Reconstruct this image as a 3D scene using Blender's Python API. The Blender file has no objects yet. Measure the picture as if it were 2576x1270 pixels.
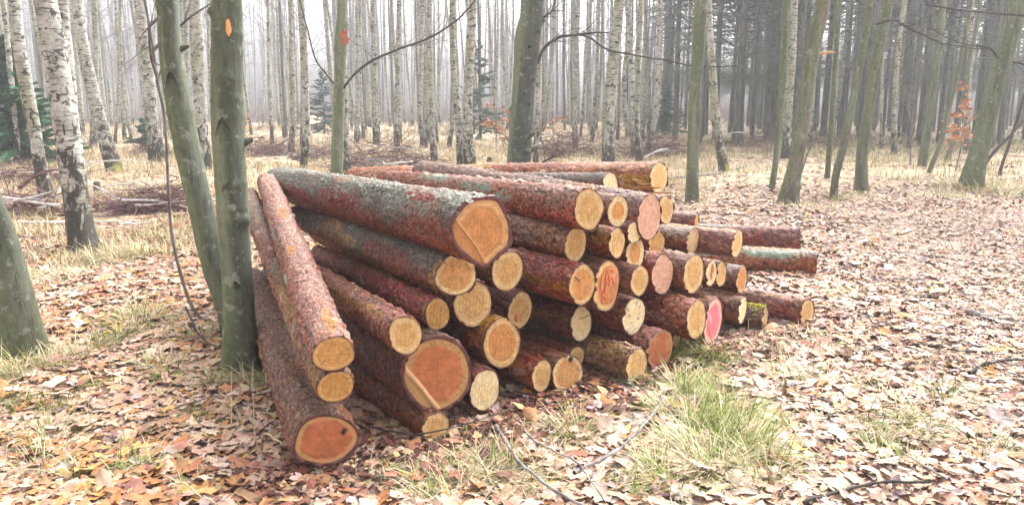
import bpy, math, random
import numpy as np

random.seed(7)
rng = np.random.default_rng(11)
scene = bpy.context.scene
COL = scene.collection
R = math.radians

# ---------------------------------------------------------------- camera
EYE = np.array([0.0, 0.0, 1.6]); PITCH = R(10.8); FPX = 1960.0     # focal length in pixels of a 2576 px wide view
FWD = np.array([0, math.cos(PITCH), -math.sin(PITCH)]); UP = np.array([0, math.sin(PITCH), math.cos(PITCH)])
cam = bpy.data.cameras.new("camera"); cam_ob = bpy.data.objects.new("camera", cam); COL.objects.link(cam_ob)
cam.sensor_width = 36; cam.lens = FPX / 2576 * 36; cam.clip_start = 0.05; cam.clip_end = 600
cam_ob.location = EYE; cam_ob.rotation_euler = (math.pi / 2 - PITCH, 0, 0)
scene.camera = cam_ob

def ray(px, py):
    return FWD + (px - 1288) / FPX * np.array([1.0, 0, 0]) - (py - 635) / FPX * UP
def on_ground(px, py, z=0.0):
    d = ray(px, py); return EYE + d * ((z - 1.6) / d[2])
def at_dist(px, py, y):
    d = ray(px, py); return EYE + d * (y / d[1])

# ---------------------------------------------------------------- mesh helpers
def build(name, verts, faces, mat, parent=None, attrs=None, colors=None, smooth=True, loc=None, rot=None):
    """faces: one int array (n,k) or a list of such arrays"""
    verts = np.asarray(verts, np.float32)
    fl = faces if isinstance(faces, list) else [faces]
    fl = [np.asarray(f, np.int32) for f in fl if len(f)]
    me = bpy.data.meshes.new(name)
    me.vertices.add(len(verts)); me.vertices.foreach_set("co", verts.ravel())
    loops = np.concatenate([f.ravel() for f in fl]); tot = np.concatenate([np.full(len(f), f.shape[1], np.int32) for f in fl])
    me.loops.add(len(loops)); me.loops.foreach_set("vertex_index", loops)
    me.polygons.add(len(tot)); st = np.zeros(len(tot), np.int32); st[1:] = np.cumsum(tot)[:-1]
    me.polygons.foreach_set("loop_start", st); me.polygons.foreach_set("loop_total", tot)
    me.polygons.foreach_set("use_smooth", np.full(len(tot), smooth))
    me.update(calc_edges=True)
    for k, v in (attrs or {}).items():
        a = me.attributes.new(k, 'FLOAT', 'POINT'); a.data.foreach_set("value", np.asarray(v, np.float32).ravel())
    if colors is not None:
        a = me.attributes.new("tint", 'FLOAT_COLOR', 'POINT')
        c = np.ones((len(verts), 4), np.float32); c[:, :3] = colors; a.data.foreach_set("color", c.ravel())
    me.materials.append(mat)
    o = bpy.data.objects.new(name, me); COL.objects.link(o)
    if parent is not None: o.parent = parent
    if loc is not None: o.location = loc
    if rot is not None: o.rotation_euler = rot
    return o

def tag(o, label=None, cat=None, group=None, kind=None):
    if label: o["label"] = label
    if cat: o["category"] = cat
    if group: o["group"] = group
    if kind: o["kind"] = kind
    return o

def empty(name, loc, label, cat, group=None):
    o = bpy.data.objects.new(name, None); COL.objects.link(o); o.location = loc; o.empty_display_size = 0.2
    return tag(o, label, cat, group)

def dup(root, loc, rotz, scale=1.0, label=None, group=None):
    r = root.copy(); COL.objects.link(r); r.location = loc; r.rotation_euler = (0, 0, rotz); r.scale = (scale,) * 3
    if label: r["label"] = label
    if group: r["group"] = group
    for ch in list(root.children):
        c = ch.copy(); COL.objects.link(c); c.parent = r
        for g in list(ch.children):
            d = g.copy(); COL.objects.link(d); d.parent = c
    return r

def tubes(P, Rd, sides=3, cap=False):
    """P (n,k,3) polylines, Rd (n,k) radii -> verts, quads"""
    P = np.asarray(P, float); Rd = np.asarray(Rd, float)
    n, k, _ = P.shape
    T = np.gradient(P, axis=1); T /= np.linalg.norm(T, axis=2, keepdims=True) + 1e-9
    mean = T.mean(1); ref = np.where((np.abs(mean[:, 2:3]) > .8), np.array([[0, 1.0, 0.13]]), np.array([[0.11, 0.07, 1.0]]))
    A = np.cross(np.broadcast_to(ref[:, None], T.shape), T); A /= np.linalg.norm(A, axis=2, keepdims=True) + 1e-9
    B = np.cross(T, A)
    ang = np.arange(sides) / sides * 2 * np.pi
    V = P[:, :, None] + Rd[:, :, None, None] * (np.cos(ang)[None, None, :, None] * A[:, :, None] + np.sin(ang)[None, None, :, None] * B[:, :, None])
    idx = np.arange(n * k * sides).reshape(n, k, sides)
    a = idx[:, :-1]; b = idx[:, 1:]
    q = np.stack([a, np.roll(a, -1, 2), np.roll(b, -1, 2), b], -1).reshape(-1, 4)
    return V.reshape(-1, 3), q

def joinm(parts):
    vs, fs, off = [], [], 0
    for v, f in parts:
        vs.append(v); fs.append(np.asarray(f) + off); off += len(v)
    return np.concatenate(vs), fs

def wob(u, z, seed, n=5, fu=(1, 4), fz=(.5, 3)):
    """cheap smooth noise on a cylinder (u angle, z height), about -1..1"""
    g = np.random.default_rng(seed); s = 0
    for _ in range(n):
        s = s + np.sin(g.integers(fu[0], fu[1] + 1) * u + g.uniform(*fz) * z * g.choice([-1, 1]) + g.uniform(0, 6.28)) / n ** .5 * 1.1
    return s * .7

def smooth(x, a, b):
    t = np.clip((x - a) / (b - a), 0, 1); return t * t * (3 - 2 * t)

def resample(pts, n):
    pts = np.asarray(pts, float); s = np.r_[0, np.cumsum(np.linalg.norm(np.diff(pts[:, :3], axis=0), axis=1))]
    # Catmull-like smoothing through cubic Hermite
    m = np.gradient(pts, s, axis=0); t = np.linspace(0, s[-1], n); i = np.clip(np.searchsorted(s, t, side='right') - 1, 0, len(s) - 2)
    h = (s[i + 1] - s[i])[:, None]; u = ((t - s[i])[:, None]) / h
    return (2*u**3-3*u**2+1)*pts[i] + (u**3-2*u**2+u)*h*m[i] + (-2*u**3+3*u**2)*pts[i+1] + (u**3-u**2)*h*m[i+1]

def ground_z(x, y):
    x = np.asarray(x, float); y = np.asarray(y, float)
    b = .030*np.sin(1.7*x+.6*y)*np.sin(1.3*y-.4*x+1) + .018*np.sin(4.1*x-2.3*y+2)*np.sin(3.3*y+1.1*x)
    far = smooth(np.hypot(x, y), 8, 22)
    b = b * (1 + 1.5*far) + far * .09*np.sin(.41*x+.2*y+1)*np.sin(.37*y+.5)
    d = np.hypot((x + .2) / 2.9, (y - 5.4) / 2.5)          # flat under the stack
    return b * smooth(d, .75, 1.25) - .004

# ---------------------------------------------------------------- node helpers
class N:
    def __init__(s, name):
        s.m = bpy.data.materials.new(name); s.m.use_nodes = True; s.t = s.m.node_tree; s.t.nodes.clear()
        s.out = s.t.nodes.new('ShaderNodeOutputMaterial'); s.b = s.t.nodes.new('ShaderNodeBsdfPrincipled')
        s.t.links.new(s.b.outputs[0], s.out.inputs[0]); s.b.inputs['Specular IOR Level'].default_value = .3
    def n(s, typ, ins=None, **kw):
        x = s.t.nodes.new('ShaderNode' + typ)
        for k, v in kw.items(): setattr(x, k, v)
        for k, v in (ins or {}).items(): s.put(x.inputs[k], v)
        return x
    def put(s, sock, v):
        if isinstance(v, bpy.types.NodeSocket): s.t.links.new(v, sock)
        elif isinstance(v, bpy.types.Node): s.t.links.new(v.outputs[0], sock)
        else:
            if sock.type == 'RGBA' and len(v) == 3: v = (*v, 1)
            sock.default_value = v
    def math(s, op, a, b=0.0, c=0.0, clamp=False):
        x = s.n('Math', {0: a, 1: b, 2: c}, operation=op, use_clamp=clamp); return x.outputs[0]
    def ramp(s, f, a, b):          # smoothstep a..b
        x = s.n('MapRange', {'Value': f, 'From Min': a, 'From Max': b}, interpolation_type='SMOOTHSTEP'); return x.outputs[0]
    def mix(s, f, a, b, blend='MIX'):
        x = s.t.nodes.new('ShaderNodeMix'); x.data_type = 'RGBA'; x.blend_type = blend
        s.put(x.inputs[0], f); s.put(x.inputs[6], a); s.put(x.inputs[7], b); return x.outputs[2]
    def noise(s, vec, scale, detail=3, rough=.55, dist=0):
        return s.n('TexNoise', {'Vector': vec, 'Scale': scale, 'Detail': detail, 'Roughness': rough, 'Distortion': dist}).outputs[0]
    def attr(s, name, typ='GEOMETRY', out='Fac'):
        return s.n('Attribute', attribute_name=name, attribute_type=typ).outputs[out]
    def obj(s): return s.n('TexCoord').outputs['Object']
    def map(s, v, sc): return s.n('Mapping', {'Vector': v, 'Scale': sc}).outputs[0]
    def rnd(s): return s.n('ObjectInfo').outputs['Random']
    def fin(s, col, rough=.8, bump=None, strength=.5, dist=.01, spec=.3):
        s.put(s.b.inputs['Base Color'], col); s.put(s.b.inputs['Roughness'], rough); s.b.inputs['Specular IOR Level'].default_value = spec
        if bump is not None:
            bn = s.n('Bump', {'Height': bump, 'Strength': strength, 'Distance': dist}); s.put(s.b.inputs['Normal'], bn.outputs[0])
        return s.m
    def addvec(s, v, f, k=10.):
        x = s.n('CombineXYZ', {0: s.math('MULTIPLY', f, k), 1: s.math('MULTIPLY', f, k*.7), 2: s.math('MULTIPLY', f, k*.3)})
        return s.n('VectorMath', {0: v, 1: x.outputs[0]}, operation='ADD').outputs[0]

# ---------------------------------------------------------------- materials
def mat_log_bark():
    m = N("pine_bark"); o = m.addvec(m.obj(), m.attr('seed', 'OBJECT'), 7.)
    flake = m.attr('flake'); groove = m.attr('groove'); rim = m.attr('rim'); topside = m.attr('top')
    pink = m.attr('pink', 'OBJECT'); grey = m.attr('grey', 'OBJECT'); lichen = m.attr('lichen', 'OBJECT'); gold = m.attr('gold', 'OBJECT'); red = m.attr('red', 'OBJECT')
    big = m.noise(m.map(o, (1.6, 3, 3)), 1.6, 3); mid = m.noise(o, 9, 4); fine = m.noise(m.map(o, (40, 90, 90)), 1, 4, .65)
    c = m.mix(m.ramp(flake, .1, .95), (.11, .029, .018), (.31, .09, .054))
    c = m.mix(m.math('MULTIPLY', pink, m.ramp(m.math('ADD', m.math('ADD', mid, m.math('MULTIPLY', flake, .38)), m.math('MULTIPLY', topside, .14)), .42, .70)), c, m.mix(fine, (.40, .135, .095), (.66, .355, .29)))  # pink bark tone; sky sheen on the upper sides is painted in with it
    c = m.mix(m.math('MULTIPLY', red, m.ramp(m.math('ADD', big, m.math('MULTIPLY', mid, .5)), .62, .82)), c, (.34, .05, .04))
    c = m.mix(m.math('MULTIPLY', grey, m.ramp(m.math('ADD', m.noise(o, 3.2, 4), m.math('MULTIPLY', topside, .28)), .42, .62)), c, m.mix(flake, (.08, .066, .054), (.215, .19, .162)))
    lm = m.math('MULTIPLY', m.ramp(m.math('ADD', m.noise(m.map(o, (1.2, 2, 2)), 2.6, 4, .7), m.math('MULTIPLY', topside, .24)), .57, .68), m.ramp(m.noise(o, 55, 2), .36, .5))
    c = m.mix(m.math('MULTIPLY', lichen, lm), c, m.mix(flake, (.15, .165, .125), (.34, .355, .285)))
    gm = m.ramp(m.math('ADD', m.noise(m.map(o, (2.2, 5, 5)), 2.4, 4, .7), m.math('MULTIPLY', gold, .12)), .66, .70)
    c = m.mix(m.math('MULTIPLY', gold, gm), c, m.mix(fine, (.34, .13, .04), (.56, .30, .10)))
    c = m.mix(m.math('MULTIPLY', m.ramp(m.noise(m.map(o, (1.1, 2.6, 2.6)), 2.1, 4, .6), .50, .66), .65), c, m.mix(flake, (.20, .06, .028), (.42, .17, .085)))
    gpm = m.ramp(m.math('ADD', m.attr('goldpatch'), m.math('MULTIPLY', m.math('SUBTRACT', m.noise(o, 9, 5, .7), .5), 1.3)), .34, .42)
    rpm = m.ramp(m.math('ADD', m.attr('redpatch'), m.math('MULTIPLY', m.math('SUBTRACT', m.noise(o, 14, 4, .7), .5), 1.4)), .42, .52)
    c = m.mix(rpm, c, m.mix(flake, (.16, .03, .03), (.40, .10, .085)))
    c = m.mix(gpm, c, m.mix(m.noise(m.map(o, (8, 40, 40)), 1, 4, .7), (.35, .14, .055), (.62, .34, .15)))
    c = m.mix(m.math('MULTIPLY', groove, .92), c, (.018, .008, .008))
    fk = m.noise(m.map(o, (36, 60, 60)), 1, 2, .6, .4)
    c = m.mix(m.math('MULTIPLY', m.ramp(fk, .57, .64), m.math('MULTIPLY', m.math('SUBTRACT', 1., gpm), m.math('MULTIPLY_ADD', pink, .5, .2))), c, m.mix(flake, (.48, .235, .165), (.66, .44, .36)))
    c = m.mix(m.math('MULTIPLY', m.math('SUBTRACT', 1., m.ramp(fk, .34, .42)), .7), c, (.035, .013, .012))
    c = m.mix(.8, c, m.mix(fine, (.35, .35, .35), (1.5, 1.5, 1.5)), 'MULTIPLY')
    pl = m.math('MULTIPLY', m.ramp(m.math('SUBTRACT', pink, m.math('MULTIPLY', grey, .6)), .3, .7), m.ramp(m.noise(m.map(o, (4., 9., 9.)), 1.3, 4, .7), .60, .66))
    c = m.mix(m.math('MULTIPLY', pl, .8), c, m.mix(fine, (.48, .28, .21), (.72, .52, .42)))
    lp = m.ramp(m.math('ADD', m.attr('lichpatch'), m.math('MULTIPLY', m.math('SUBTRACT', m.noise(o, 16, 5, .75), .5), 1.6)), .40, .52)
    c = m.mix(lp, c, m.mix(flake, (.14, .165, .125), (.34, .375, .295)))
    sv = m.attr('seed', 'OBJECT'); sv2 = m.math('FRACT', m.math('MULTIPLY', sv, 7.3))
    c = m.n('HueSaturation', {'Color': c, 'Hue': m.math('MULTIPLY_ADD', sv, .03, .492), 'Saturation': m.math('MULTIPLY_ADD', sv2, .25, 1.0), 'Value': m.math('MULTIPLY_ADD', sv2, .26, .74)}).outputs[0]
    c = m.mix(rim, c, m.mix(fine, (.075, .022, .022), (.2, .075, .065)))
    h = m.math('ADD', m.math('MULTIPLY', fine, .6), m.math('MULTIPLY', m.noise(m.map(o, (14, 26, 26)), 1, 3), .8))
    return m.fin(c, m.math('MULTIPLY_ADD', mid, .4, .32), h, 1.0, .016, .36)

def mat_face(name, heart, sap, edge=(.20, .09, .05), rad=.72, soft=.05, crack=.0, cut=None, cutcol=None, pith=(0., 0.), scale=1., ringamt=.8, blot=None, sapside=0.0):
    m = N(name); u = m.attr('fy'); v = m.attr('fz'); r = m.attr('rad')
    p = m.n('CombineXYZ', {0: m.math('ADD', u, pith[0]), 1: m.math('ADD', v, pith[1]), 2: 0.})
    sd = m.attr('seed', 'OBJECT')
    ps = m.addvec(p.outputs[0], sd, 5.)
    d = m.n('VectorMath', {0: p.outputs[0]}, operation='LENGTH').outputs['Value']
    warp = m.noise(ps, 1.7, 2); d2 = m.math('ADD', d, m.math('MULTIPLY', warp, .16))
    ring = m.math('SINE', m.math('MULTIPLY', d2, 85. * scale)); ring2 = m.math('SINE', m.math('MULTIPLY', d2, 33. * scale))
    ringm = m.math('MULTIPLY_ADD', ring, .25, m.math('MULTIPLY_ADD', ring2, .2, .5))
    rn = m.math('ADD', m.math('ADD', r, m.math('MULTIPLY', m.noise(ps, 2.6, 3), .22)), m.math('MULTIPLY', u, sapside))
    hm = m.ramp(rn, rad + .11 - soft, rad + .11 + soft)
    mott = m.noise(ps, 4.5, 5, .62)
    hcol = m.mix(m.ramp(mott, .3, .7), tuple(x*.78 for x in heart), tuple(min(1, x*1.16) for x in heart))
    scol = m.mix(m.ramp(mott, .3, .7), tuple(x*.76 for x in sap), tuple(min(1, x*1.1) for x in sap))
    c = m.mix(hm, hcol, scol)
    c = m.mix(m.math('MULTIPLY', m.ramp(ringm, .35, .85), ringamt), c, m.mix(.5, c, (.30, .11, .03)))
    saw = m.noise(m.map(ps, (2.2, 26., 1.)), 1., 4, .75)
    c = m.mix(.42, c, m.mix(saw, (.5, .5, .5), (1.45, 1.45, 1.45)), 'MULTIPLY')
    if blot: c = m.mix(m.math('MULTIPLY', m.ramp(m.noise(ps, 1.3, 3), .5, .66), .8), c, blot)
    if cut:
        nx, ny, off, w = cut
        s = m.math('ADD', m.math('MULTIPLY', u, nx), m.math('MULTIPLY', v, ny)); s = m.math('ADD', s, m.math('MULTIPLY', m.noise(ps, 6, 2), .05))
        c = m.mix(m.ramp(s, off - .01, off + .01), c, m.mix(saw, tuple(x*.8 for x in cutcol), cutcol))
        strip = m.math('MULTIPLY', m.ramp(s, off - w, off - w + .012), m.math('SUBTRACT', 1., m.ramp(s, off, off + .012)))
        c = m.mix(m.math('MULTIPLY', strip, .9), c, (.70, .42, .24))
    if crack:
        ang = m.math('ARCTAN2', m.math('ADD', v, pith[1]), m.math('ADD', u, pith[0]))
        rad_n = m.noise(m.n('CombineXYZ', {0: m.math('MULTIPLY', ang, 2.2), 1: m.math('MULTIPLY', d, .6), 2: m.math('MULTIPLY', sd, 9.)}).outputs[0], 3.2, 2)
        ck = m.math('MULTIPLY', m.ramp(rad_n, .60, .655), m.ramp(d, .12, .3))
        c = m.mix(m.math('MULTIPLY', ck, crack), c, (.14, .06, .025))
    kn = m.ramp(m.noise(ps, 7.5, 1), .74, .78)
    c = m.mix(m.math('MULTIPLY', kn, .55), c, (.10, .045, .03))
    c = m.mix(m.ramp(m.math('ADD', r, m.math('MULTIPLY', m.noise(ps, 9, 2), .06)), .985, 1.02), c, edge)
    h = m.math('ADD', m.math('MULTIPLY', saw, .5), m.math('MULTIPLY', ringm, .4))
    return m.fin(c, .72, h, .22, .004, .25)

def mat_birch():
    m = N("birch_bark"); o = m.addvec(m.obj(), m.rnd(), 9.); hm = m.attr('hgt'); side = m.attr('side')
    n1 = m.noise(m.map(o, (6, 6, 34)), 1, 3, .6); n2 = m.noise(m.map(o, (5., 5., 2.2)), 2.4, 4, .65, .8); n3 = m.noise(o, 7.0, 4, .7); big = m.noise(m.map(o, (2.2, 2.2, .8)), 1, 3)
    c = m.mix(m.ramp(n3, .3, .7), (.27, .265, .24), (.54, .53, .49))
    c = m.mix(m.math('MULTIPLY', m.ramp(m.math('ADD', big, m.math('MULTIPLY', side, -.07)), .42, .60), .8), c, m.mix(n3, (.185, .195, .12), (.38, .38, .26)))      # olive algae
    fl = m.ramp(m.noise(m.map(o, (9, 9, 15)), 1, 4, .7, 1.2), .53, .60)                                              # curled flakes
    c = m.mix(m.math('MULTIPLY', fl, .65), c, m.mix(n3, (.17, .15, .12), (.34, .31, .26)))
    dash = m.math('MULTIPLY', m.ramp(n1, .53, .60), m.ramp(m.noise(o, 4.3, 2), .36, .5))
    c = m.mix(m.math('MULTIPLY', dash, .85), c, (.075, .066, .058))
    cu = m.ramp(m.noise(m.map(o, (4.5, 4.5, 6.5)), 1.2, 4, .6, .9), .57, .63)
    c = m.mix(m.math('MULTIPLY', cu, .92), c, (.045, .04, .038))
    base = m.math('MULTIPLY', m.math('POWER', 2.718, m.math('MULTIPLY', hm, -1.15)), .42)           # cracked black bark near the foot
    bm = m.ramp(m.math('ADD', n2, base), .64, .72)
    c = m.mix(bm, c, m.mix(m.noise(o, 26, 3), (.022, .02, .018), (.10, .09, .075)))
    mossm = m.math('MULTIPLY', m.attr('moss', 'OBJECT'), m.math('MULTIPLY', m.ramp(m.math('SUBTRACT', m.noise(o, 9, 4), m.math('MULTIPLY', hm, 1.1)), .05, .3), m.ramp(side, -.2, .5)))
    c = m.mix(mossm, c, m.mix(n3, (.15, .17, .02), (.36, .36, .04)))
    h = m.math('SUBTRACT', n3, m.math('ADD', m.math('MULTIPLY', bm, .5), m.math('ADD', m.math('MULTIPLY', dash, .3), m.math('MULTIPLY', fl, .3))))
    return m.fin(c, .8, h, .7, .02, .25)

def mat_beech():
    m = N("smooth_green_bark"); o = m.addvec(m.obj(), m.rnd(), 9.); hm = m.attr('hgt'); side = m.attr('side')
    a = m.noise(m.map(o, (2.4, 2.4, .40)), 2.2, 5, .68); f = m.noise(m.map(o, (30, 30, 14)), 1, 4, .65)
    brown = m.attr('brown', 'OBJECT'); dark = m.attr('dark', 'OBJECT')
    c = m.mix(m.ramp(a, .34, .64), (.082, .098, .060), (.205, .235, .150))
    c = m.mix(m.math('MULTIPLY', m.ramp(m.noise(m.map(o, (3, 3, .5)), 2, 3), .5, .7), .5), c, (.23, .235, .205))
    c = m.mix(m.math('MULTIPLY', brown, m.ramp(m.noise(m.map(o, (2, 2, .7)), 1.7, 3), .4, .6)), c, m.mix(f, (.13, .105, .075), (.26, .225, .17)))
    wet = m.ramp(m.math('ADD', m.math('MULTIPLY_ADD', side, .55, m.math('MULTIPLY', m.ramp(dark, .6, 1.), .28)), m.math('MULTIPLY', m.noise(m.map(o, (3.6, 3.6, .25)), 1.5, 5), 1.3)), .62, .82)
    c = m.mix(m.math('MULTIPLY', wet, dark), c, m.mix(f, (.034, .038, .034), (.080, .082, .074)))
    ft = m.ramp(m.math('SUBTRACT', m.math('MULTIPLY', m.noise(o, 4, 4), .5), m.math('MULTIPLY', hm, .62)), -.12, .22)
    c = m.mix(m.math('MULTIPLY', ft, .8), c, m.mix(f, (.045, .032, .024), (.12, .088, .062)))
    c = m.mix(m.math('MULTIPLY', m.ramp(m.noise(m.map(o, (4, 4, 40)), 1, 2), .6, .68), .35), c, (.07, .075, .055))
    c = m.mix(m.math('MULTIPLY', m.ramp(m.math('SUBTRACT', m.noise(m.map(o, (1.4, 1.4, .5)), 1.6, 4), m.math('MULTIPLY', side, .12)), .45, .62), .6), c, m.mix(f, (.070, .092, .040), (.165, .195, .105)))
    c = m.mix(m.math('MULTIPLY', m.ramp(m.noise(o, 10, 5, .7), .57, .66), .5), c, (.34, .36, .31))
    c = m.mix(m.math('MULTIPLY', m.ramp(m.noise(m.map(o, (26, 26, 5)), 1, 4, .7), .56, .64), .5), c, (.045, .05, .035))
    c = m.mix(.7, c, m.mix(f, (.5, .5, .5), (1.45, 1.45, 1.45)), 'MULTIPLY')
    c = m.mix(m.attr('scar'), c, (.04, .038, .030))
    return m.fin(c, .8, m.math('ADD', f, m.math('MULTIPLY', a, .6)), .7, .012, .2)

def mat_rough(name, c1, c2, scale=(12, 12, 3), rough=.85, bump=.5):
    m = N(name); o = m.addvec(m.obj(), m.rnd(), 9.); a = m.noise(m.map(o, scale), 1, 4, .65)
    c = m.mix(m.ramp(a, .3, .7), c1, c2)
    return m.fin(c, rough, a, bump, .02, .2)

def mat_tint(name, rough=.75, var=.5, spec=.3):
    m = N(name); c = m.attr('tint', out='Color'); f = m.noise(m.n('NewGeometry').outputs['Position'], 60, 3)
    c = m.mix(var, c, m.mix(f, (.45, .45, .45), (1.5, 1.5, 1.5)), 'MULTIPLY')
    return m.fin(c, rough, spec=spec)

M = {}
M['log'] = mat_log_bark(); M['birch'] = mat_birch(); M['beech'] = mat_beech()
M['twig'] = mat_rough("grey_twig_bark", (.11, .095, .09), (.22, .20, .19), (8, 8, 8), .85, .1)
M['fartwig'] = mat_rough("misted_twig_bark", (.17, .155, .17), (.32, .30, .325), (8, 8, 8), .85, .1)  # lilac-grey paling of far twigs and trunks: mist painted into the colour
M['darktwig'] = mat_rough("dark_twig_bark", (.035, .030, .028), (.08, .07, .06), (8, 8, 8), .8, .1)
M['brush'] = mat_rough("purple_brown_brushwood", (.085, .042, .042), (.23, .135, .135), (9, 9, 9), .85, .1)
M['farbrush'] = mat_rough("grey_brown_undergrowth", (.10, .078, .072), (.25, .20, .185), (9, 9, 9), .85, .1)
M['spruce'] = mat_rough("spruce_bark", (.066, .068, .058), (.16, .16, .138), (10, 10, 2.5), .9, .6)
M['needles'] = mat_tint("spruce_needles", .7, .5)
M['drybranch'] = mat_rough("dead_spruce_twigs", (.085, .10, .08), (.19, .21, .175), (8, 8, 8), .9, .1)
M['leaf'] = mat_tint("fallen_leaf_surface", .7, .6, .25)
M['grassblade'] = mat_tint("grass_blade", .65, .35)
M['stick'] = mat_rough("fallen_stick_bark", (.10, .085, .08), (.34, .31, .30), (14, 14, 14), .8, .3)
M['straw'] = mat_rough("straw_stem", (.46, .36, .20), (.66, .55, .34), (14, 14, 14), .8, .1)
M['whitewood'] = mat_rough("white_birch_bough", (.48, .45, .42), (.72, .70, .67), (9, 9, 9), .8, .2)
M['stump'] = mat_rough("stump_wood", (.045, .035, .03), (.17, .13, .10), (10, 10, 3), .9, .6)
M['rawwood'] = mat_rough("raw_broken_wood", (.55, .17, .05), (.72, .38, .16), (22, 22, 7), .7, .5)
M['palewood'] = mat_rough("snapped_pale_wood", (.42, .24, .11), (.66, .46, .27), (22, 22, 22), .7, .4)
M['redwood'] = mat_rough("red_torn_wood", (.36, .07, .045), (.62, .20, .10), (22, 22, 7), .7, .5)
M['paint'] = mat_rough("red_marking_paint", (.66, .09, .06), (.66, .30, .14), (42, 42, 42), .7, .2)
M['splinter'] = mat_rough("yellow_splinter", (.45, .22, .07), (.72, .46, .20), (10, 40, 40), .8, .5)

def mat_ground():
    m = N("woodland_soil"); p = m.n('NewGeometry').outputs['Position']
    a = m.noise(p, .35, 4); b = m.noise(p, 3.5, 5, .65); f = m.noise(p, 28, 4, .7)
    xyz = m.n('SeparateXYZ', {0: p}); y = xyz.outputs[1]; x = xyz.outputs[0]
    leafc = m.mix(f, (.24, .15, .11), (.56, .41, .33)); straw = m.mix(f, (.34, .25, .16), (.64, .52, .36)); dark = m.mix(f, (.08, .05, .038), (.26, .165, .125))
    track = m.ramp(m.math('SUBTRACT', m.math('ADD', x, m.math('MULTIPLY', a, .8)), m.math('MULTIPLY_ADD', y, .38, 1.05)), -.25, .45)
    t = m.ramp(m.math('ADD', m.math('SUBTRACT', y, m.math('MULTIPLY', m.ramp(x, 0., 5.), 4.)), m.math('MULTIPLY', a, 6.)), 10., 15.)
    c = m.mix(t, leafc, straw)
    c = m.mix(m.math('MULTIPLY', m.ramp(b, .5, .7), .45), c, m.mix(f, (.13, .07, .055), (.34, .20, .16)))
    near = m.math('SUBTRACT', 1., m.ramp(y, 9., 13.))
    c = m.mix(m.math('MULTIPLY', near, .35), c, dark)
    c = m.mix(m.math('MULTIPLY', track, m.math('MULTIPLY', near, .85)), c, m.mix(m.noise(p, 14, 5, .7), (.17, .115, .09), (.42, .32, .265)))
    return m.fin(c, .9, m.math('ADD', b, f), .6, .03, .15)
M['ground'] = mat_ground()

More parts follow.
